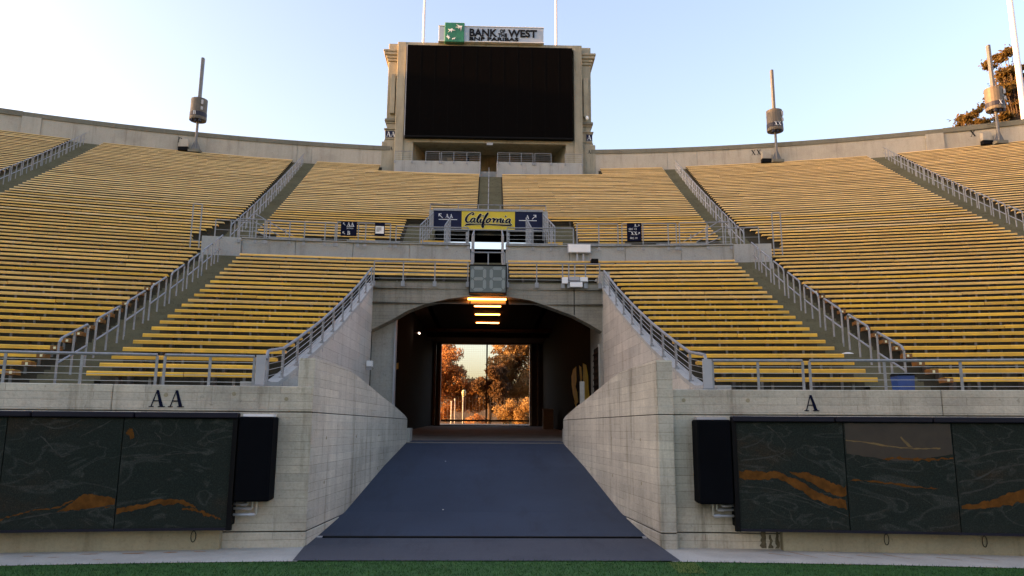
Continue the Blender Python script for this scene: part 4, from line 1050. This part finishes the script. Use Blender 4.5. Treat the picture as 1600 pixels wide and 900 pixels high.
vein(P1, [(-8.2, .50), (-7.7, .60), (-7.2, .66), (-6.8, .70), (-6.44, .76), (-6.44, .745), (-6.8, .685), (-7.2, .645), (-7.7, .585), (-8.2, .485)], 'wisp', 'wisp', .005)
vein(P0, [(-6.40, .70), (-6.1, .74), (-5.7, .82), (-5.35, .82), (-5.1, .72), (-5.1, .70), (-5.4, .75), (-5.7, .74), (-6.1, .66), (-6.40, .62)], 'vein', 'vein')
vein(P0, [(-5.32, .70), (-5.1, .68), (-4.95, .63), (-4.8, .58), (-4.65, .52), (-4.66, .51), (-4.82, .55), (-4.98, .59), (-5.12, .64), (-5.32, .68)], 'vein', 'vein', .0045)
vein(P0, [(-6.2, 1.50), (-5.95, 1.50), (-5.7, 1.54), (-5.4, 1.57), (-5.15, 1.57), (-5.15, 1.56), (-5.4, 1.55), (-5.7, 1.52), (-5.95, 1.485), (-6.2, 1.48)], 'wisp', 'wisp', .005)
vein(P0, [(-6.36, 1.9), (-6.32, 1.95), (-6.28, 1.95), (-6.24, 1.88), (-6.22, 1.8), (-6.25, 1.78), (-6.29, 1.8), (-6.32, 1.84), (-6.35, 1.86), (-6.37, 1.88)], 'vein', 'vein', .0042)
for pp, pts in ((P1, [(-7.85, 2.08), (-7.7, 2.0), (-7.5, 1.96), (-7.3, 2.0), (-7.1, 2.1)]), (P1, [(-7.8, 1.86), (-7.65, 1.76), (-7.5, 1.6), (-7.38, 1.52), (-7.22, 1.55)]), (P1, [(-7.12, 1.82), (-7.02, 1.88), (-6.9, 1.94), (-6.75, 2.02), (-6.6, 2.1)]), (P1, [(-7.68, .98), (-7.55, 1.05), (-7.5, 1.16), (-7.55, 1.26), (-7.6, 1.28)]),
                (P0, [(-6.3, 1.66), (-6.18, 1.74), (-6.15, 1.84), (-6.2, 1.92), (-6.26, 1.98)]), (P0, [(-5.8, 1.6), (-5.76, 1.7), (-5.78, 1.8), (-5.86, 1.88), (-5.9, 1.9)]), (P0, [(-4.8, 1.72), (-4.95, 1.76), (-5.0, 1.84), (-4.92, 1.92), (-4.75, 1.98)])):
    w0 = .022
    vein(pp, pts + [(a, z - w0 * (1 if 0 < i < 4 else .2)) for i, (a, z) in list(enumerate(pts))[::-1]], 'wisp', 'wisp', .0055)
Q0, Q1, Q2 = PRt[0], PRt[1], PRt[2]
vein(Q0, [(4.56, 1.32), (4.9, 1.31), (5.2, 1.31), (5.55, 1.20), (5.9, 1.0), (6.2, .90), (6.40, .86), (6.42, .70), (6.2, .74), (5.9, .84), (5.6, 1.0), (5.3, 1.16), (5.0, 1.17), (4.56, 1.19)][:7] + [(6.42, .72), (6.2, .76), (5.9, .86), (5.6, 1.02), (5.25, 1.20), (4.95, 1.17), (4.56, 1.19)], 'vein', 'vein')
vein(Q0, [(5.45, 1.30), (5.75, 1.29), (6.0, 1.22), (6.22, 1.12), (6.43, 1.08), (6.43, .92), (6.25, .94), (6.05, 1.02), (5.8, 1.14), (5.5, 1.275)], 'vein', 'vein', .0045)
vein(Q0, [(4.6, 1.08), (5.1, 1.04), (5.6, .92), (6.0, .78), (6.42, .62), (6.42, .605), (6.0, .762), (5.6, .905), (5.1, 1.022), (4.6, 1.06)], 'wisp', 'wisp', .005)
for pts in ([(5.1, 2.08), (5.25, 1.96), (5.35, 1.84), (5.42, 1.74), (5.38, 1.68)], [(4.6, 1.70), (4.85, 1.76), (5.0, 1.84), (5.08, 1.94), (5.1, 2.02)], [(4.6, 1.5), (4.9, 1.53), (5.2, 1.58), (5.35, 1.62), (5.4, 1.66)]):
    vein(Q0, pts + [(a, z - .022) for a, z in pts[::-1]], 'wisp', 'wisp', .0055)
M['slab_brown'] = paint('brown_slab_stone', (0.030, 0.018, 0.010), 0.5, 0.35, 4)
M['slab_ochre'] = paint('ochre_crack_stone', (0.16, 0.095, 0.03), 0.6, 0.3, 6)
vein(Q1, [(6.48, 2.115), (6.9, 2.115), (7.4, 2.115), (7.9, 2.115), (8.30, 2.115), (8.30, 1.62), (7.9, 1.56), (7.4, 1.5), (6.9, 1.56), (6.48, 1.62)], 'slab_brown', 'brown_band', .003)
vein(Q1, [(6.48, 1.84), (6.9, 1.80), (7.3, 1.74), (7.7, 1.715), (8.1, 1.725), (8.1, 1.705), (7.7, 1.695), (7.3, 1.72), (6.9, 1.778), (6.48, 1.825)], 'slab_ochre', 'crack', .006)
vein(Q1, [(7.45, 1.9), (7.5, 1.84), (7.56, 1.79), (7.6, 1.75), (7.64, 1.72), (7.6, 1.72), (7.55, 1.74), (7.5, 1.79), (7.46, 1.84), (7.43, 1.89)], 'slab_ochre', 'crack', .0065)
vein(Q1, [(7.1, 1.55), (7.4, 1.555), (7.7, 1.545), (8.0, 1.55), (8.3, 1.57), (8.3, 1.55), (8.0, 1.52), (7.7, 1.51), (7.4, 1.525), (7.1, 1.54)], 'vein', 'vein', .006)
vein(Q1, [(6.5, 1.19), (6.9, 1.18), (7.3, 1.14), (7.7, 1.10), (8.0, 1.07), (8.0, 1.05), (7.7, 1.075), (7.3, 1.12), (6.9, 1.16), (6.5, 1.175)], 'vein', 'vein', .006)
vein(Q2, [(8.36, .80), (8.7, .86), (9.0, .96), (9.35, 1.06), (9.8, 1.1), (9.8, .95), (9.35, .88), (9.0, .80), (8.7, .76), (8.36, .75)], 'vein', 'vein')
for z, h in ((1.56, .2), (1.24, .3), (1.05, .24)):
    pts = [(8.36, z - .05), (8.7, z + .02), (9.0, z + h * .55), (9.4, z + h * .8), (9.9, z + h * .8)]
    vein(Q2, pts + [(a, q - .025) for a, q in pts[::-1]], 'wisp', 'wisp', .0055)
for s, t0, t1, z0, z1, nm in ((-1, 3.86, 4.46, .79, 2.16, 'left'), (1, 3.83, 4.44, .77, 2.16, 'right')):
    p = thing('wall_pad', 'black padded box hung on the front wall at the %s side of the ramp' % nm, 'pad', pol(53.1, s * 4.1, z0))
    MB().pbox(53.0, 53.47, s * t0, s * t1, z0, z1).build('cushion', 'pad', p, bevel=.025)
    MB().pbox(53.2, 53.47, s * (t0 + .05), s * (t1 - .02), z1, z1 + .045).build('top_flap', 'white' if s < 0 else 'plate', p)
    c = thing('conduit_pipes', 'short zinc pipe elbows under the black pad at the %s side of the ramp' % nm, 'pipes', pol(53.3, s * 4.25, .55))
    for i, (q, z) in enumerate(((4.13, .56), (4.2, .66), (4.28, .73))):
        MB().path([pol(53.3, s * 4.52, z), pol(53.3, s * q, z), pol(53.3, s * q, z0 + .02)], .022, 8).build('pipe', 'pipe', c)
        MB().tube(pol(53.3, s * (q + .02), z), pol(53.3, s * (q + .12), z), .032, 8).build('coupling', 'pipe', c)

# bin and litter behind the right front wall
t = thing('recycling_bin', 'small blue square bin behind the right front rail', 'bin', (7.74, 13.75, 2.5))
MB().hexa([(7.60, 13.82, 2.5), (7.86, 13.80, 2.5), (7.88, 14.05, 2.5), (7.62, 14.07, 2.5), (7.57, 13.80, 3.0), (7.87, 13.77, 3.0), (7.90, 14.08, 3.0), (7.59, 14.10, 3.0)]).build('body', 'blue_bin', t)
MB().hexa([(7.555, 13.785, 3.0), (7.885, 13.755, 3.0), (7.915, 14.095, 3.0), (7.575, 14.115, 3.0), (7.58, 13.82, 3.05), (7.86, 13.79, 3.05), (7.89, 14.06, 3.05), (7.60, 14.08, 3.05)]).build('lid', 'black_frame', t)
t = MB(); t.lathe((0, 0, 0), [(0, .05), (.1, .045), (.16, .02), (.17, 0)], 14)
o = t.build('paper_plate', 'white', loc=(0, 0, 0)); o.location = pol(Rk(5.6), 8.35, zk(5) - .27); tag(o, 'pale blue paper plate lying on the lower right aisle steps', 'litter')
for i, (x, y, z) in enumerate(((-1.1, 20.5, 1.12), (-.9, 16.2, .33))):
    q = MB(); q.box(x - .014, x + .014, y - .012, y + .012, z, z + .01)
    tag(q.build('litter_scrap', 'white'), 'tiny pale paper scrap on the ramp, ' + ('left of centre near its top', 'left of centre near its foot')[i], 'litter', 'paper scraps on the ramp')

# ------------------------------------------------------------------ scoreboard tower
tw = thing('scoreboard_tower', 'tan concrete scoreboard tower with stepped side piers at the top of the stand', 'tower', (-.15, 57, 21))
MB().box(-7.65, -6.97, 57.0, 60.5, 21.0, 32.84).build('left_stile', 'tower', tw, bevel=.03)
MB().box(6.65, 7.33, 57.0, 60.5, 21.0, 32.84).build('right_stile', 'tower', tw, bevel=.03)
MB().box(-6.97, -6.20, 57.12, 60.5, 21.0, 24.6).build('jamb', 'tower', tw); MB().box(5.98, 6.65, 57.12, 60.5, 21.0, 24.6).build('jamb', 'tower', tw)
MB().box(-6.97, 6.65, 57.05, 60.5, 32.42, 32.84).build('top_beam', 'tower', tw)
MB().box(-6.97, 6.65, 57.6, 60.5, 24.55, 32.42).build('back_panel', 'tower', tw)
MB().box(-6.96, 6.64, 57.1, 57.6, 24.3, 24.58).build('soffit_beam', 'tower', tw)
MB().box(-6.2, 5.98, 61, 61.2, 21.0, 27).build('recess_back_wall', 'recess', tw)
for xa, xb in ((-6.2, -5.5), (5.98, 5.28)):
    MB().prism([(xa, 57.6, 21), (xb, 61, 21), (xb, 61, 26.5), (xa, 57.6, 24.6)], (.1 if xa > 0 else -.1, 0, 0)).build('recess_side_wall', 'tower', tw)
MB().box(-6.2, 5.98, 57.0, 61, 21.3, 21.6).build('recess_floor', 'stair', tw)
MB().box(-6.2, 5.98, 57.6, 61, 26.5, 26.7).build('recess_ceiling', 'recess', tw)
for xa, xb in ((-7.4, -.78), (.45, 7.1)):
    MB().box(xa, xb, 55.5, 55.75, 20.5, 22.17).build('base_parapet', 'parapet', tw, bevel=.02)
    MB().box(xa, xb, 55.75, 57.0, 21.3, 21.6).build('base_floor', 'stair', tw)
MB().box(-.78, .45, 56.3, 57, 20.6, 21.65).build('landing_step', 'parapet', tw)
for xa in (-7.4, 6.85): MB().box(xa, xa + .25, 55.75, 57, 20.5, 22.16).build('base_parapet_return', 'parapet', tw)
def pier(s, X0):
    def bx2(nm, w, y0, z0, z1, m='tower', bev=.03): 
        xs = sorted((X0, X0 + s * w)); MB().box(xs[0], xs[1], y0, 60.2, z0, z1).build(nm, m, tw, bevel=bev)
    bx2('pier_base', 1.05, 57.35, 20.0, 24.4); bx2('pier_base_step', .90, 57.5, 24.4, 24.62)
    bx2('pier_plaque_block', .84, 57.45, 24.62, 25.45); bx2('pier_ledge', .93, 57.36, 25.45, 25.54); bx2('pier_neck', .72, 57.55, 25.54, 26.0)
    bx2('pier_moulding', .80, 57.46, 26.0, 26.14); bx2('pier_moulding', .90, 57.36, 26.14, 26.36, 'cap')
    bx2('pier_shaft', .78, 57.55, 26.36, 31.36); bx2('capital_band', .86, 57.46, 31.36, 31.6); bx2('capital_band', .95, 57.38, 31.6, 31.84)
    bx2('cornice', 1.12, 57.25, 31.84, 32.10); bx2('cornice_cap', 1.18, 57.18, 32.10, 32.28); bx2('pier_attic', .80, 57.55, 32.28, 32.95)
    xs = sorted((X0 + s * .12, X0 + s * .5)); MB().box(xs[0], xs[1], 57.2, 57.6, 26.75, 30.1).build('pier_fin', 'tower', tw, bevel=.02)
pier(-1, -7.65); pier(1, 7.33)
for s, word, x in ((-1, 'AA', -8.42), (1, 'A', 7.68)):
    pw = .78 if s < 0 else .46
    q = thing('section_plaque', 'blue plaque with white %s on the %s pier of the tower' % (word, 'left' if s < 0 else 'right'), 'plaque', (x, 57.4, 24.78))
    MB().box(x, x + pw, 57.42, 57.448, 24.78, 25.32).build('plate', 'navy', q)
    g = MB(); serif_word(g, word, (x + .04, 57.42, 24.83), .42, 0, .01, .86); g.build('lettering', 'letter_white', q)
    g = MB(); serif_word(g, word, (x + .05 if s < 0 else 7.75, 57.35, 23.66), .3, 0, .01); g.build('carved_lettering', 'ink', tw)
q = thing('security_camera', 'small white dome camera on the right pier of the tower', 'camera', (7.72, 57.3, 26.4))
MB().tube((7.5, 57.4, 26.75), (7.7, 57.25, 26.75), .05).build('arm', 'plate', q); MB().lathe((7.72, 57.22, 26.45), [(0, 0), (.11, .05), (.14, .15), (.12, .3), (.05, .36), (0, .36)], 12).build('dome', 'white', q, smooth=True)
q = thing('led_screen', 'huge switched off black video screen on the tower', 'screen', (-.12, 56.8, 24.6))
MB().box(-6.83, 6.52, 56.72, 57.1, 24.72, 32.44).build('display', 'black', q, bevel=.02)
MB().box(-6.86, 6.55, 56.66, 57.1, 24.55, 24.70).build('bottom_tray', 'black_frame', q, bevel=.02)
for i in range(1, 12): MB().box(-6.83 + i * 1.1125 - .006, -6.83 + i * 1.1125 + .006, 56.712, 56.73, 24.75, 32.40).build('panel_seam', 'black_frame', q)
MB().box(-6.90, -6.835, 56.75, 57.1, 24.55, 32.46).build('side_trim', 'plate', q)
q = thing('soffit_light', 'small pale light box under the black video screen', 'lamp', (0, 57.2, 24.1))
MB().box(-.35, .15, 56.95, 57.2, 24.1, 24.3).build('case', 'plate', q)
q = thing('doorway', 'blue grey door with a bright white pane in the tower recess', 'door', (-3.9, 60.9, 21.6))
MB().box(-4.35, -3.25, 60.9, 60.97, 21.6, 24.6).build('leaf', 'sign_grey', q); MB().box(-3.68, -3.3, 60.86, 60.9, 22.2, 24.42).build('pane', 'white', q)
q = thing('equipment_cart', 'dark equipment cart standing in the tower recess', 'cart', (-1.9, 60.4, 21.6))
MB().box(-2.2, -1.62, 60.2, 60.7, 22.4, 23.9).build('body', 'navy_ink', q); MB().box(-2.05, -1.8, 60.15, 60.2, 23.9, 24.3).build('head', 'navy_ink', q)
for x in (-2.15, -1.68): MB().box(x, x + .04, 60.3, 60.34, 21.6, 22.4).build('leg', 'black_frame', q)
for xs, d in (([-7.37, -6.05], 'at its left corner'), ([-5.0, -3.93], 'left of the door'), ([-3.8, -2.85, -1.85, -.82], 'left of the centre stair'), ([.52, 1.45, 2.35, 3.25], 'right of the centre stair'), ([3.4, 4.66], 'right of the wide panel'), ([5.75, 7.07], 'at its right corner')):
    straight_guard('guard rail on the tower base ' + d, xs, 55.48, 22.05, 22.88, 5)
for x, z0 in ((-.82, 21.2), (.49, 21.2)):
    t = thing('stair_handrail', 'short handrail at the top of the centre stair, %s side' % ('left' if x < 0 else 'right'), 'handrail', (x, 55, z0))
    for y, dz in ((54.6, 0), (55.4, .3)): MB().tube((x, y, z0 - .3 + dz), (x, y, z0 + .7 + dz), .03).build('post', 'galv', t)
    MB().tube((x, 54.6, z0 + .7), (x, 55.4, z0 + 1.0), .03).build('rail', 'galv', t)

sg = thing('sponsor_sign', 'long grey sign with raised dark lettering and a green square on top of the tower', 'sign', (-.1, 57, 32.84))
MB().box(-4.35, 4.18, 56.75, 57.3, 32.86, 34.16).build('panel', 'sign_grey', sg, bevel=.02)
MB().box(-3.86, -2.28, 56.62, 57.32, 32.72, 34.42).build('green_square', 'logo_green', sg, bevel=.03)
for x0, x1, z0, z1 in ((-4.38, 4.21, 34.16, 34.2), (-4.38, 4.21, 32.82, 32.86), (-3.89, -2.25, 34.42, 34.46)): MB().box(x0, x1, 56.7, 57.34, z0, z1).build('edge_trim', 'white', sg)
def sign_text(txt, x, z, w, h, off=.03):
    vs, fs = text_geo(txt, h, off); g = MB(); put_letters(g, vs, fs, (x, 56.75, z), w, .06); return g.build('lettering', 'ink', sg)
sign_text('BANK', -1.86, 33.30, 2.25, .66); sign_text('OF', .62, 33.66, .42, .30); sign_text('THE', .48, 33.30, .72, .30); sign_text('WEST', 1.28, 33.30, 2.36, .66)
sign_text('BNP PARIBAS', -1.86, 32.93, 4.0, .31, .028)
def bird(pts):
    g = MB(); P = [(-3.86 + (x - 255) / 770 * 1.58, 56.595, 34.40 - (y - 85) / 740 * 1.68) for x, y in pts]
    c = tuple(np.mean(np.array(P), 0)); n = len(P)
    g.add([c] + P, [(0, 1 + i, 1 + (i + 1) % n) for i in range(n)])
    g.add([(p[0], 56.62, p[2]) for p in P] + P, [(i, (i + 1) % n, n + (i + 1) % n, n + i) for i in range(n)]); g.build('bird_mark', 'white', sg)
bird([(945, 205), (915, 260), (888, 420), (875, 275), (765, 330), (815, 275), (660, 268), (800, 235), (705, 155), (850, 205)])
bird([(375, 335), (460, 345), (570, 300), (545, 345), (675, 388), (545, 390), (510, 475), (480, 395), (370, 485), (440, 385)])
bird([(358, 530), (380, 600), (450, 605), (430, 640), (480, 690), (425, 690), (412, 740), (375, 665), (305, 635), (350, 610)])
bird([(550, 705), (605, 690), (635, 655), (645, 675), (695, 655), (655, 705), (650, 730), (610, 720), (560, 755), (570, 725)])

def flag_pole(x, y, z0, z1, r, label):
    t = thing('flagpole', label, 'flagpole', (x, y, z0))
    MB().tube((x, y, z0), (x, y, z1), r, 12, r * .6).build('shaft', 'flagpole', t, smooth=False)
    MB().lathe((x, y, z1), [(0, 0), (.12, .06), (.12, .16), (0, .24)], 10).build('finial', 'galv', t); MB().tube((x, y, z0), (x, y, z0 + .25), r * 1.8, 12).build('base_collar', 'galv', t)
flag_pole(-5.72, 58.3, 32.84, 44.0, .12, 'white flagpole on the tower roof, left of the sign')
flag_pole(5.36, 58.3, 32.84, 44.0, .12, 'white flagpole on the tower roof, right of the sign')
flag_pole(45.85, 59.8, 3.0, 58.0, .31, 'thick white flagpole behind the rim at the right edge')

# ------------------------------------------------------------------ loudspeaker poles on the rim
def speaker_pole(th, letters, label, lean=0):
    r = 97.35; b0 = pol(r, th, 22.3); t = thing('speaker_pole', label, 'pole', b0, 'loudspeaker poles along the rim')
    x, y = b0[0], b0[1]
    MB().box(x - .42, x + .42, y - .35, y + .35, 22.2, 22.42).build('base_plate', 'cap', t)
    for sx in (-1, 1): MB().prism([(x + sx * .08, y - .04, 22.42), (x + sx * .40, y - .04, 22.42), (x + sx * .08, y - .04, 23.2)], (0, .08, 0)).build('gusset', 'pole_grey', t)
    MB().tube((x, y, 22.4), (x, y, 25.0), .11, 12, .09).build('shaft', 'pole_grey', t)
    MB().box(x - .10, x + .10, y - .14, y + .14, 25.0, 29.9).build('mast', 'pole_grey', t, bevel=.02)
    g = MB(); n = 20; R_ = .60
    # drum of curved cover plates with gaps, open rim top and bottom
    for i in range(n):
        a0, a1 = 2 * math.pi * i / n, 2 * math.pi * (i + 1) / n
        for z0, z1 in ((25.35, 26.45),):
            g.hexa([(x + R_ * math.cos(a0), y + R_ * math.sin(a0), z0), (x + R_ * math.cos(a1), y + R_ * math.sin(a1), z0), (x + (R_ - .05) * math.cos(a1), y + (R_ - .05) * math.sin(a1), z0), (x + (R_ - .05) * math.cos(a0), y + (R_ - .05) * math.sin(a0), z0),
                    (x + R_ * math.cos(a0), y + R_ * math.sin(a0), z1), (x + R_ * math.cos(a1), y + R_ * math.sin(a1), z1), (x + (R_ - .05) * math.cos(a1), y + (R_ - .05) * math.sin(a1), z1), (x + (R_ - .05) * math.cos(a0), y + (R_ - .05) * math.sin(a0), z1)])
    g.build('drum_cover', 'drum', t)
    g = MB(); g.lathe((x, y, 0), [(.62, 25.02), (.62, 25.34), (.57, 25.34), (.57, 25.02), (.62, 25.02)], n); g.build('drum_band', 'drum_band', t)
    g = MB(); g.lathe((x, y, 0), [(.61, 24.78), (.63, 24.9), (.63, 25.0), (.5, 25.0), (.3, 24.75), (.61, 24.78)], n); g.build('drum_skirt', 'drum', t)
    g = MB(); g.lathe((x, y, 0), [(.59, 25.9), (.0, 26.0)], n); g.build('drum_lid', 'drum', t)
    for sx, z0, z1 in ((.36, 25.9, 26.25), (.36, 25.45, 25.7)): MB().box(x + sx, x + sx + .13, y - .56, y - .46, z0, z1).build('horn', 'plate', t)
    for sx in (-.3, .0, .3): MB().box(x + sx - .08, x + sx + .08, y - .5, y - .3, 24.58, 24.78).build('speaker_cell', 'drum_band', t)
    g = MB(); w_ = .30; serif_word(g, letters, (x - .5 * w_ * len(letters) * .95, y - .64, 25.04), w_, th * 0, .012, .95); g.build('lettering', 'letter_white', t)
    c = thing('equipment_cabinet', 'grey steel cabinet on the rim beside the pole lettered ' + letters, 'cabinet', pol(97.4, th - (.42 if th > 0 else .42), 22.3), 'grey cabinets beside the rim poles')
    q = pol(97.45, th - .45, 22.4); MB().box(q[0] - .38, q[0] + .30, q[1] - .2, q[1] + .1, 22.6, 23.2).build('case', 'rim', c, bevel=.02); MB().box(q[0] - .4, q[0] + .32, q[1] - .25, q[1] + .1, 22.3, 22.58).build('plinth', 'black_frame', c)
speaker_pole(-13.22, 'B', 'dark loudspeaker pole with a drum lettered B on the left rim')
speaker_pole(13.1, 'XX', 'loudspeaker pole with a drum lettered XX on the right rim')
speaker_pole(22.0, 'X', 'loudspeaker pole with a drum lettered X before the trees')

# ------------------------------------------------------------------ trees and things beyond
def leaves(clumps, size, per, seed, flat=1.0):
    r = np.random.RandomState(seed); P = []
    for (cx, cy, cz, rx, rz, dens) in clumps:
        n = int(per * dens); d = r.normal(size=(n, 3)); d /= np.linalg.norm(d, axis=1)[:, None]
        q = r.uniform(.25, 1, n) ** .5 if flat == 1.0 else np.abs(r.normal(0, .78, n)); q *= 1 + .22 * np.sin(d[:, 0] * 7 + cx) * np.cos(d[:, 2] * 6 + cz)
        P.append(np.stack([cx + d[:, 0] * rx * q, cy + d[:, 1] * rx * q, cz + d[:, 2] * rz * q], 1))
    P = np.concatenate(P); n = len(P)
    u = r.normal(size=(n, 3)); u[:, 2] *= flat; u /= np.linalg.norm(u, axis=1)[:, None]; v = np.cross(u, r.normal(size=(n, 3))); v /= np.linalg.norm(v, axis=1)[:, None]
    s = size * r.uniform(.6, 1.3, n)[:, None]
    V = np.stack([P - u * s, P + v * s * .45, P + u * s, P - v * s * .45], 1).reshape(-1, 3)
    g = MB(); g.v = [tuple(p) for p in V.tolist()]; g.f = [(4 * i, 4 * i + 1, 4 * i + 2, 4 * i + 3) for i in range(n)]
    return g
def tree(name, label, base, trunk_h, r, clumps, size, per, mat, seed, group=None, flat=1.0):
    t = thing(name, label, 'tree', base, group); g = MB(); rr = random.Random(seed)
    top = (base[0] + rr.uniform(-.2, .2), base[1], base[2] + trunk_h)
    mid = (base[0] + rr.uniform(-.15, .15), base[1], base[2] + trunk_h * .5)
    g.tube((base[0], base[1], base[2] - .3), mid, r, 9, r * .75); g.tube(mid, top, r * .75, 9, r * .5)
    for c in clumps:
        st = Vector(mid).lerp(Vector(top), rr.uniform(.3, 1)); e = Vector(c[:3]); m2 = st.lerp(e, .5) + Vector((rr.uniform(-.3, .3), rr.uniform(-.3, .3), rr.uniform(-.1, .4)))
        g.tube(st, m2, r * .22, 5, r * .14); g.tube(m2, e, r * .14, 5, r * .03)
    g.build('trunk', 'bark', t); leaves(clumps, size, per, seed, flat).build('crown', mat, t)
    return t
def cl(seed, cx, cy, cz, sx, sz, n, rr=(.5, 1.0), dens=1.0):
    r = random.Random(seed); out = []
    for _ in range(n):
        a = r.uniform(0, 6.28); q = math.sqrt(r.uniform(0, 1)); z = r.uniform(-1, 1); rx = r.uniform(*rr)
        k = math.sqrt(max(0.05, 1 - z * z * .7)); out.append((cx + sx * q * k * math.cos(a), cy + sx * .7 * q * k * math.sin(a), cz + sz * z, rx, rx * .8, dens * rx * rx))
    return out
tree('autumn_tree', 'dark leafed tree in the middle of the tunnel opening', (.1, 72, 2.2), 2.6, .22, cl(1, .45, 72, 5.6, 1.5, 1.9, 26, (.5, .9)), .14, 800, 'leaf_dark', 1, 'trees beyond the tunnel')
tree('autumn_tree', 'golden leafed tree filling the right of the tunnel opening', (4.2, 75, 2.2), 4, .3, cl(2, 3.7, 75, 7.2, 3.2, 3.2, 54, (.8, 1.3)) , .16, 560, 'leaf_gold', 2, 'trees beyond the tunnel')
tree('autumn_tree', 'orange leafed tree at the left of the tunnel opening', (-4.9, 74, 2.2), 4, .22, cl(3, -4.1, 74, 6.4, 1.9, 3.2, 40, (.6, 1.1), .9) + cl(13, -1.7, 74, 5.0, 1.7, 1.2, 22, (.5, .9), .8), .13, 640, 'leaf_orange', 3, 'trees beyond the tunnel')
s1 = thing('garden_shrub', 'low golden shrub at the lower right of the tunnel opening', 'shrub', (2.6, 66, 2.2)); leaves(cl(4, 2.6, 66, 3.2, 1.9, .9, 24, (.5, .8)), .10, 800, 5).build('foliage', 'leaf_gold', s1)
s1 = thing('garden_shrub', 'small reddish shrub left of the middle tree beyond the gate', 'shrub', (-1.3, 67, 2.2)); leaves(cl(6, -1.2, 67, 2.7, .9, .35, 6, (.3, .5)), .1, 500, 6).build('foliage', 'leaf_orange', s1)
w = thing('stone_house', 'low pale stone building seen beyond the tunnel gate', 'building', (-1.5, 80, 2.2))
MB().box(-6.0, 1.6, 80, 84, 2.2, 5.1).build('wall', 'stone_white', w); MB().prism([(-6.2, 79.8, 5.1), (1.8, 79.8, 5.1), (1.8, 82, 5.9), (-6.2, 82, 5.9)], (0, .3, .1)).build('roof', 'box_brown', w)
f = thing('picket_fence', 'thin railing fence crossing beyond the tunnel gate', 'fence', (0, 69, 2.2))
for z in (2.5, 4.72): MB().box(-4.6, 4.6, 69, 69.04, z, z + .05).build('rail', 'gate_dark', f)
for i in range(29): MB().box(-4.6 + i * .32, -4.575 + i * .32, 69.01, 69.03, 2.25, 4.75).build('picket', 'stone_white', f)
for x, h_, wh in ((-3.15, 4.2, 'leftmost and shortest'), (-2.85, 4.4, 'middle of three'), (-2.15, 4.6, 'right of three, tallest')):
    q = MB(); q.tube((x, 66, 2.2), (x, 66, h_), .05, 8); q.tube((x, 66, h_), (x, 66, h_ + .06), .07, 8); tag(q.build('marker_pole', 'white'), 'white slim pole beyond the left gate leaf, ' + wh, 'pole', 'white poles beyond the gate')
lp = thing('garden_lamp', 'pale garden lamp left of the middle tree beyond the gate', 'lamp post', (-2.15, 68, 2.2))
MB().tube((-2.15, 68, 2.2), (-2.15, 68, 4.7), .04).build('post', 'gate_dark', lp); MB().lathe((-2.15, 68, 4.7), [(0, 0), (.16, .1), (.2, .45), (.1, .6), (0, .65)], 12).build('globe', 'cream', lp, smooth=True)

def cyp(seed, pts):
    r = random.Random(seed); out = []
    for (x, z, w_, h_) in pts:
        for _ in range(10): out.append((x + r.uniform(-.8, .8) * w_, 72 + r.uniform(-1.5, 1.5), z + r.uniform(-.5, .5) * h_, w_ * r.uniform(.5, .9), h_ * r.uniform(.2, .42), 1.0))
    return out
tree('cypress_tree', 'tall wind shaped cypress behind the rim at the right edge', (54.6, 72, 18), 15, .5,
     cyp(8, [(53.4, 40.6, .7, .9), (53.9, 38.9, 1.0, .9), (52.2, 36.2, .8, .9), (54.2, 36.8, 1.6, 1.0), (55.6, 38.2, 1.3, 1.0), (56.6, 36.0, 1.2, 1.0), (54.6, 35.0, 1.4, .8), (55.6, 34.0, 1.4, .9), (55.4, 36.6, 1.3, .9), (57.4, 34.8, 1.2, .9), (57.8, 36.8, 1.0, .8), (56.4, 31.0, 1.2, .8), (51.6, 32.6, .8, .5), (53.0, 31.4, 1.0, .7), (55.2, 31.6, 1.5, 1.0), (56.8, 33.2, 1.2, .8), (57.5, 38.8, 1.0, .9), (52.6, 33.6, .6, .4)]), .20, 210, 'leaf_cypress', 8, 'cypresses behind the rim', flat=.8)
tree('cypress_tree', 'small ragged cypress behind the rim left of the tall one', (49.2, 72, 16), 12, .35,
     cyp(9, [(48.9, 33.6, .6, .6), (49.6, 32.8, .8, .8), (48.1, 32.0, .6, .6), (48.6, 31.2, 1.1, .8), (50.3, 32.0, .5, .5), (49.8, 34.2, .4, .4), (47.2, 31.0, .5, .4)]), .17, 150, 'leaf_cypress', 9, 'cypresses behind the rim', flat=.8)
fl = thing('flag', 'violet flag hanging at the right flagpole', 'flag', (46.6, 59.6, 28))
MB().prism([(46.3, 59.6, 26.8), (47.4, 59.9, 26.2), (47.2, 59.8, 28.6), (46.3, 59.6, 29.0)], (0, .03, 0)).build('cloth', 'navy', fl)

for o in bpy.data.objects:
    if '_wl' in o: del o['_wl']
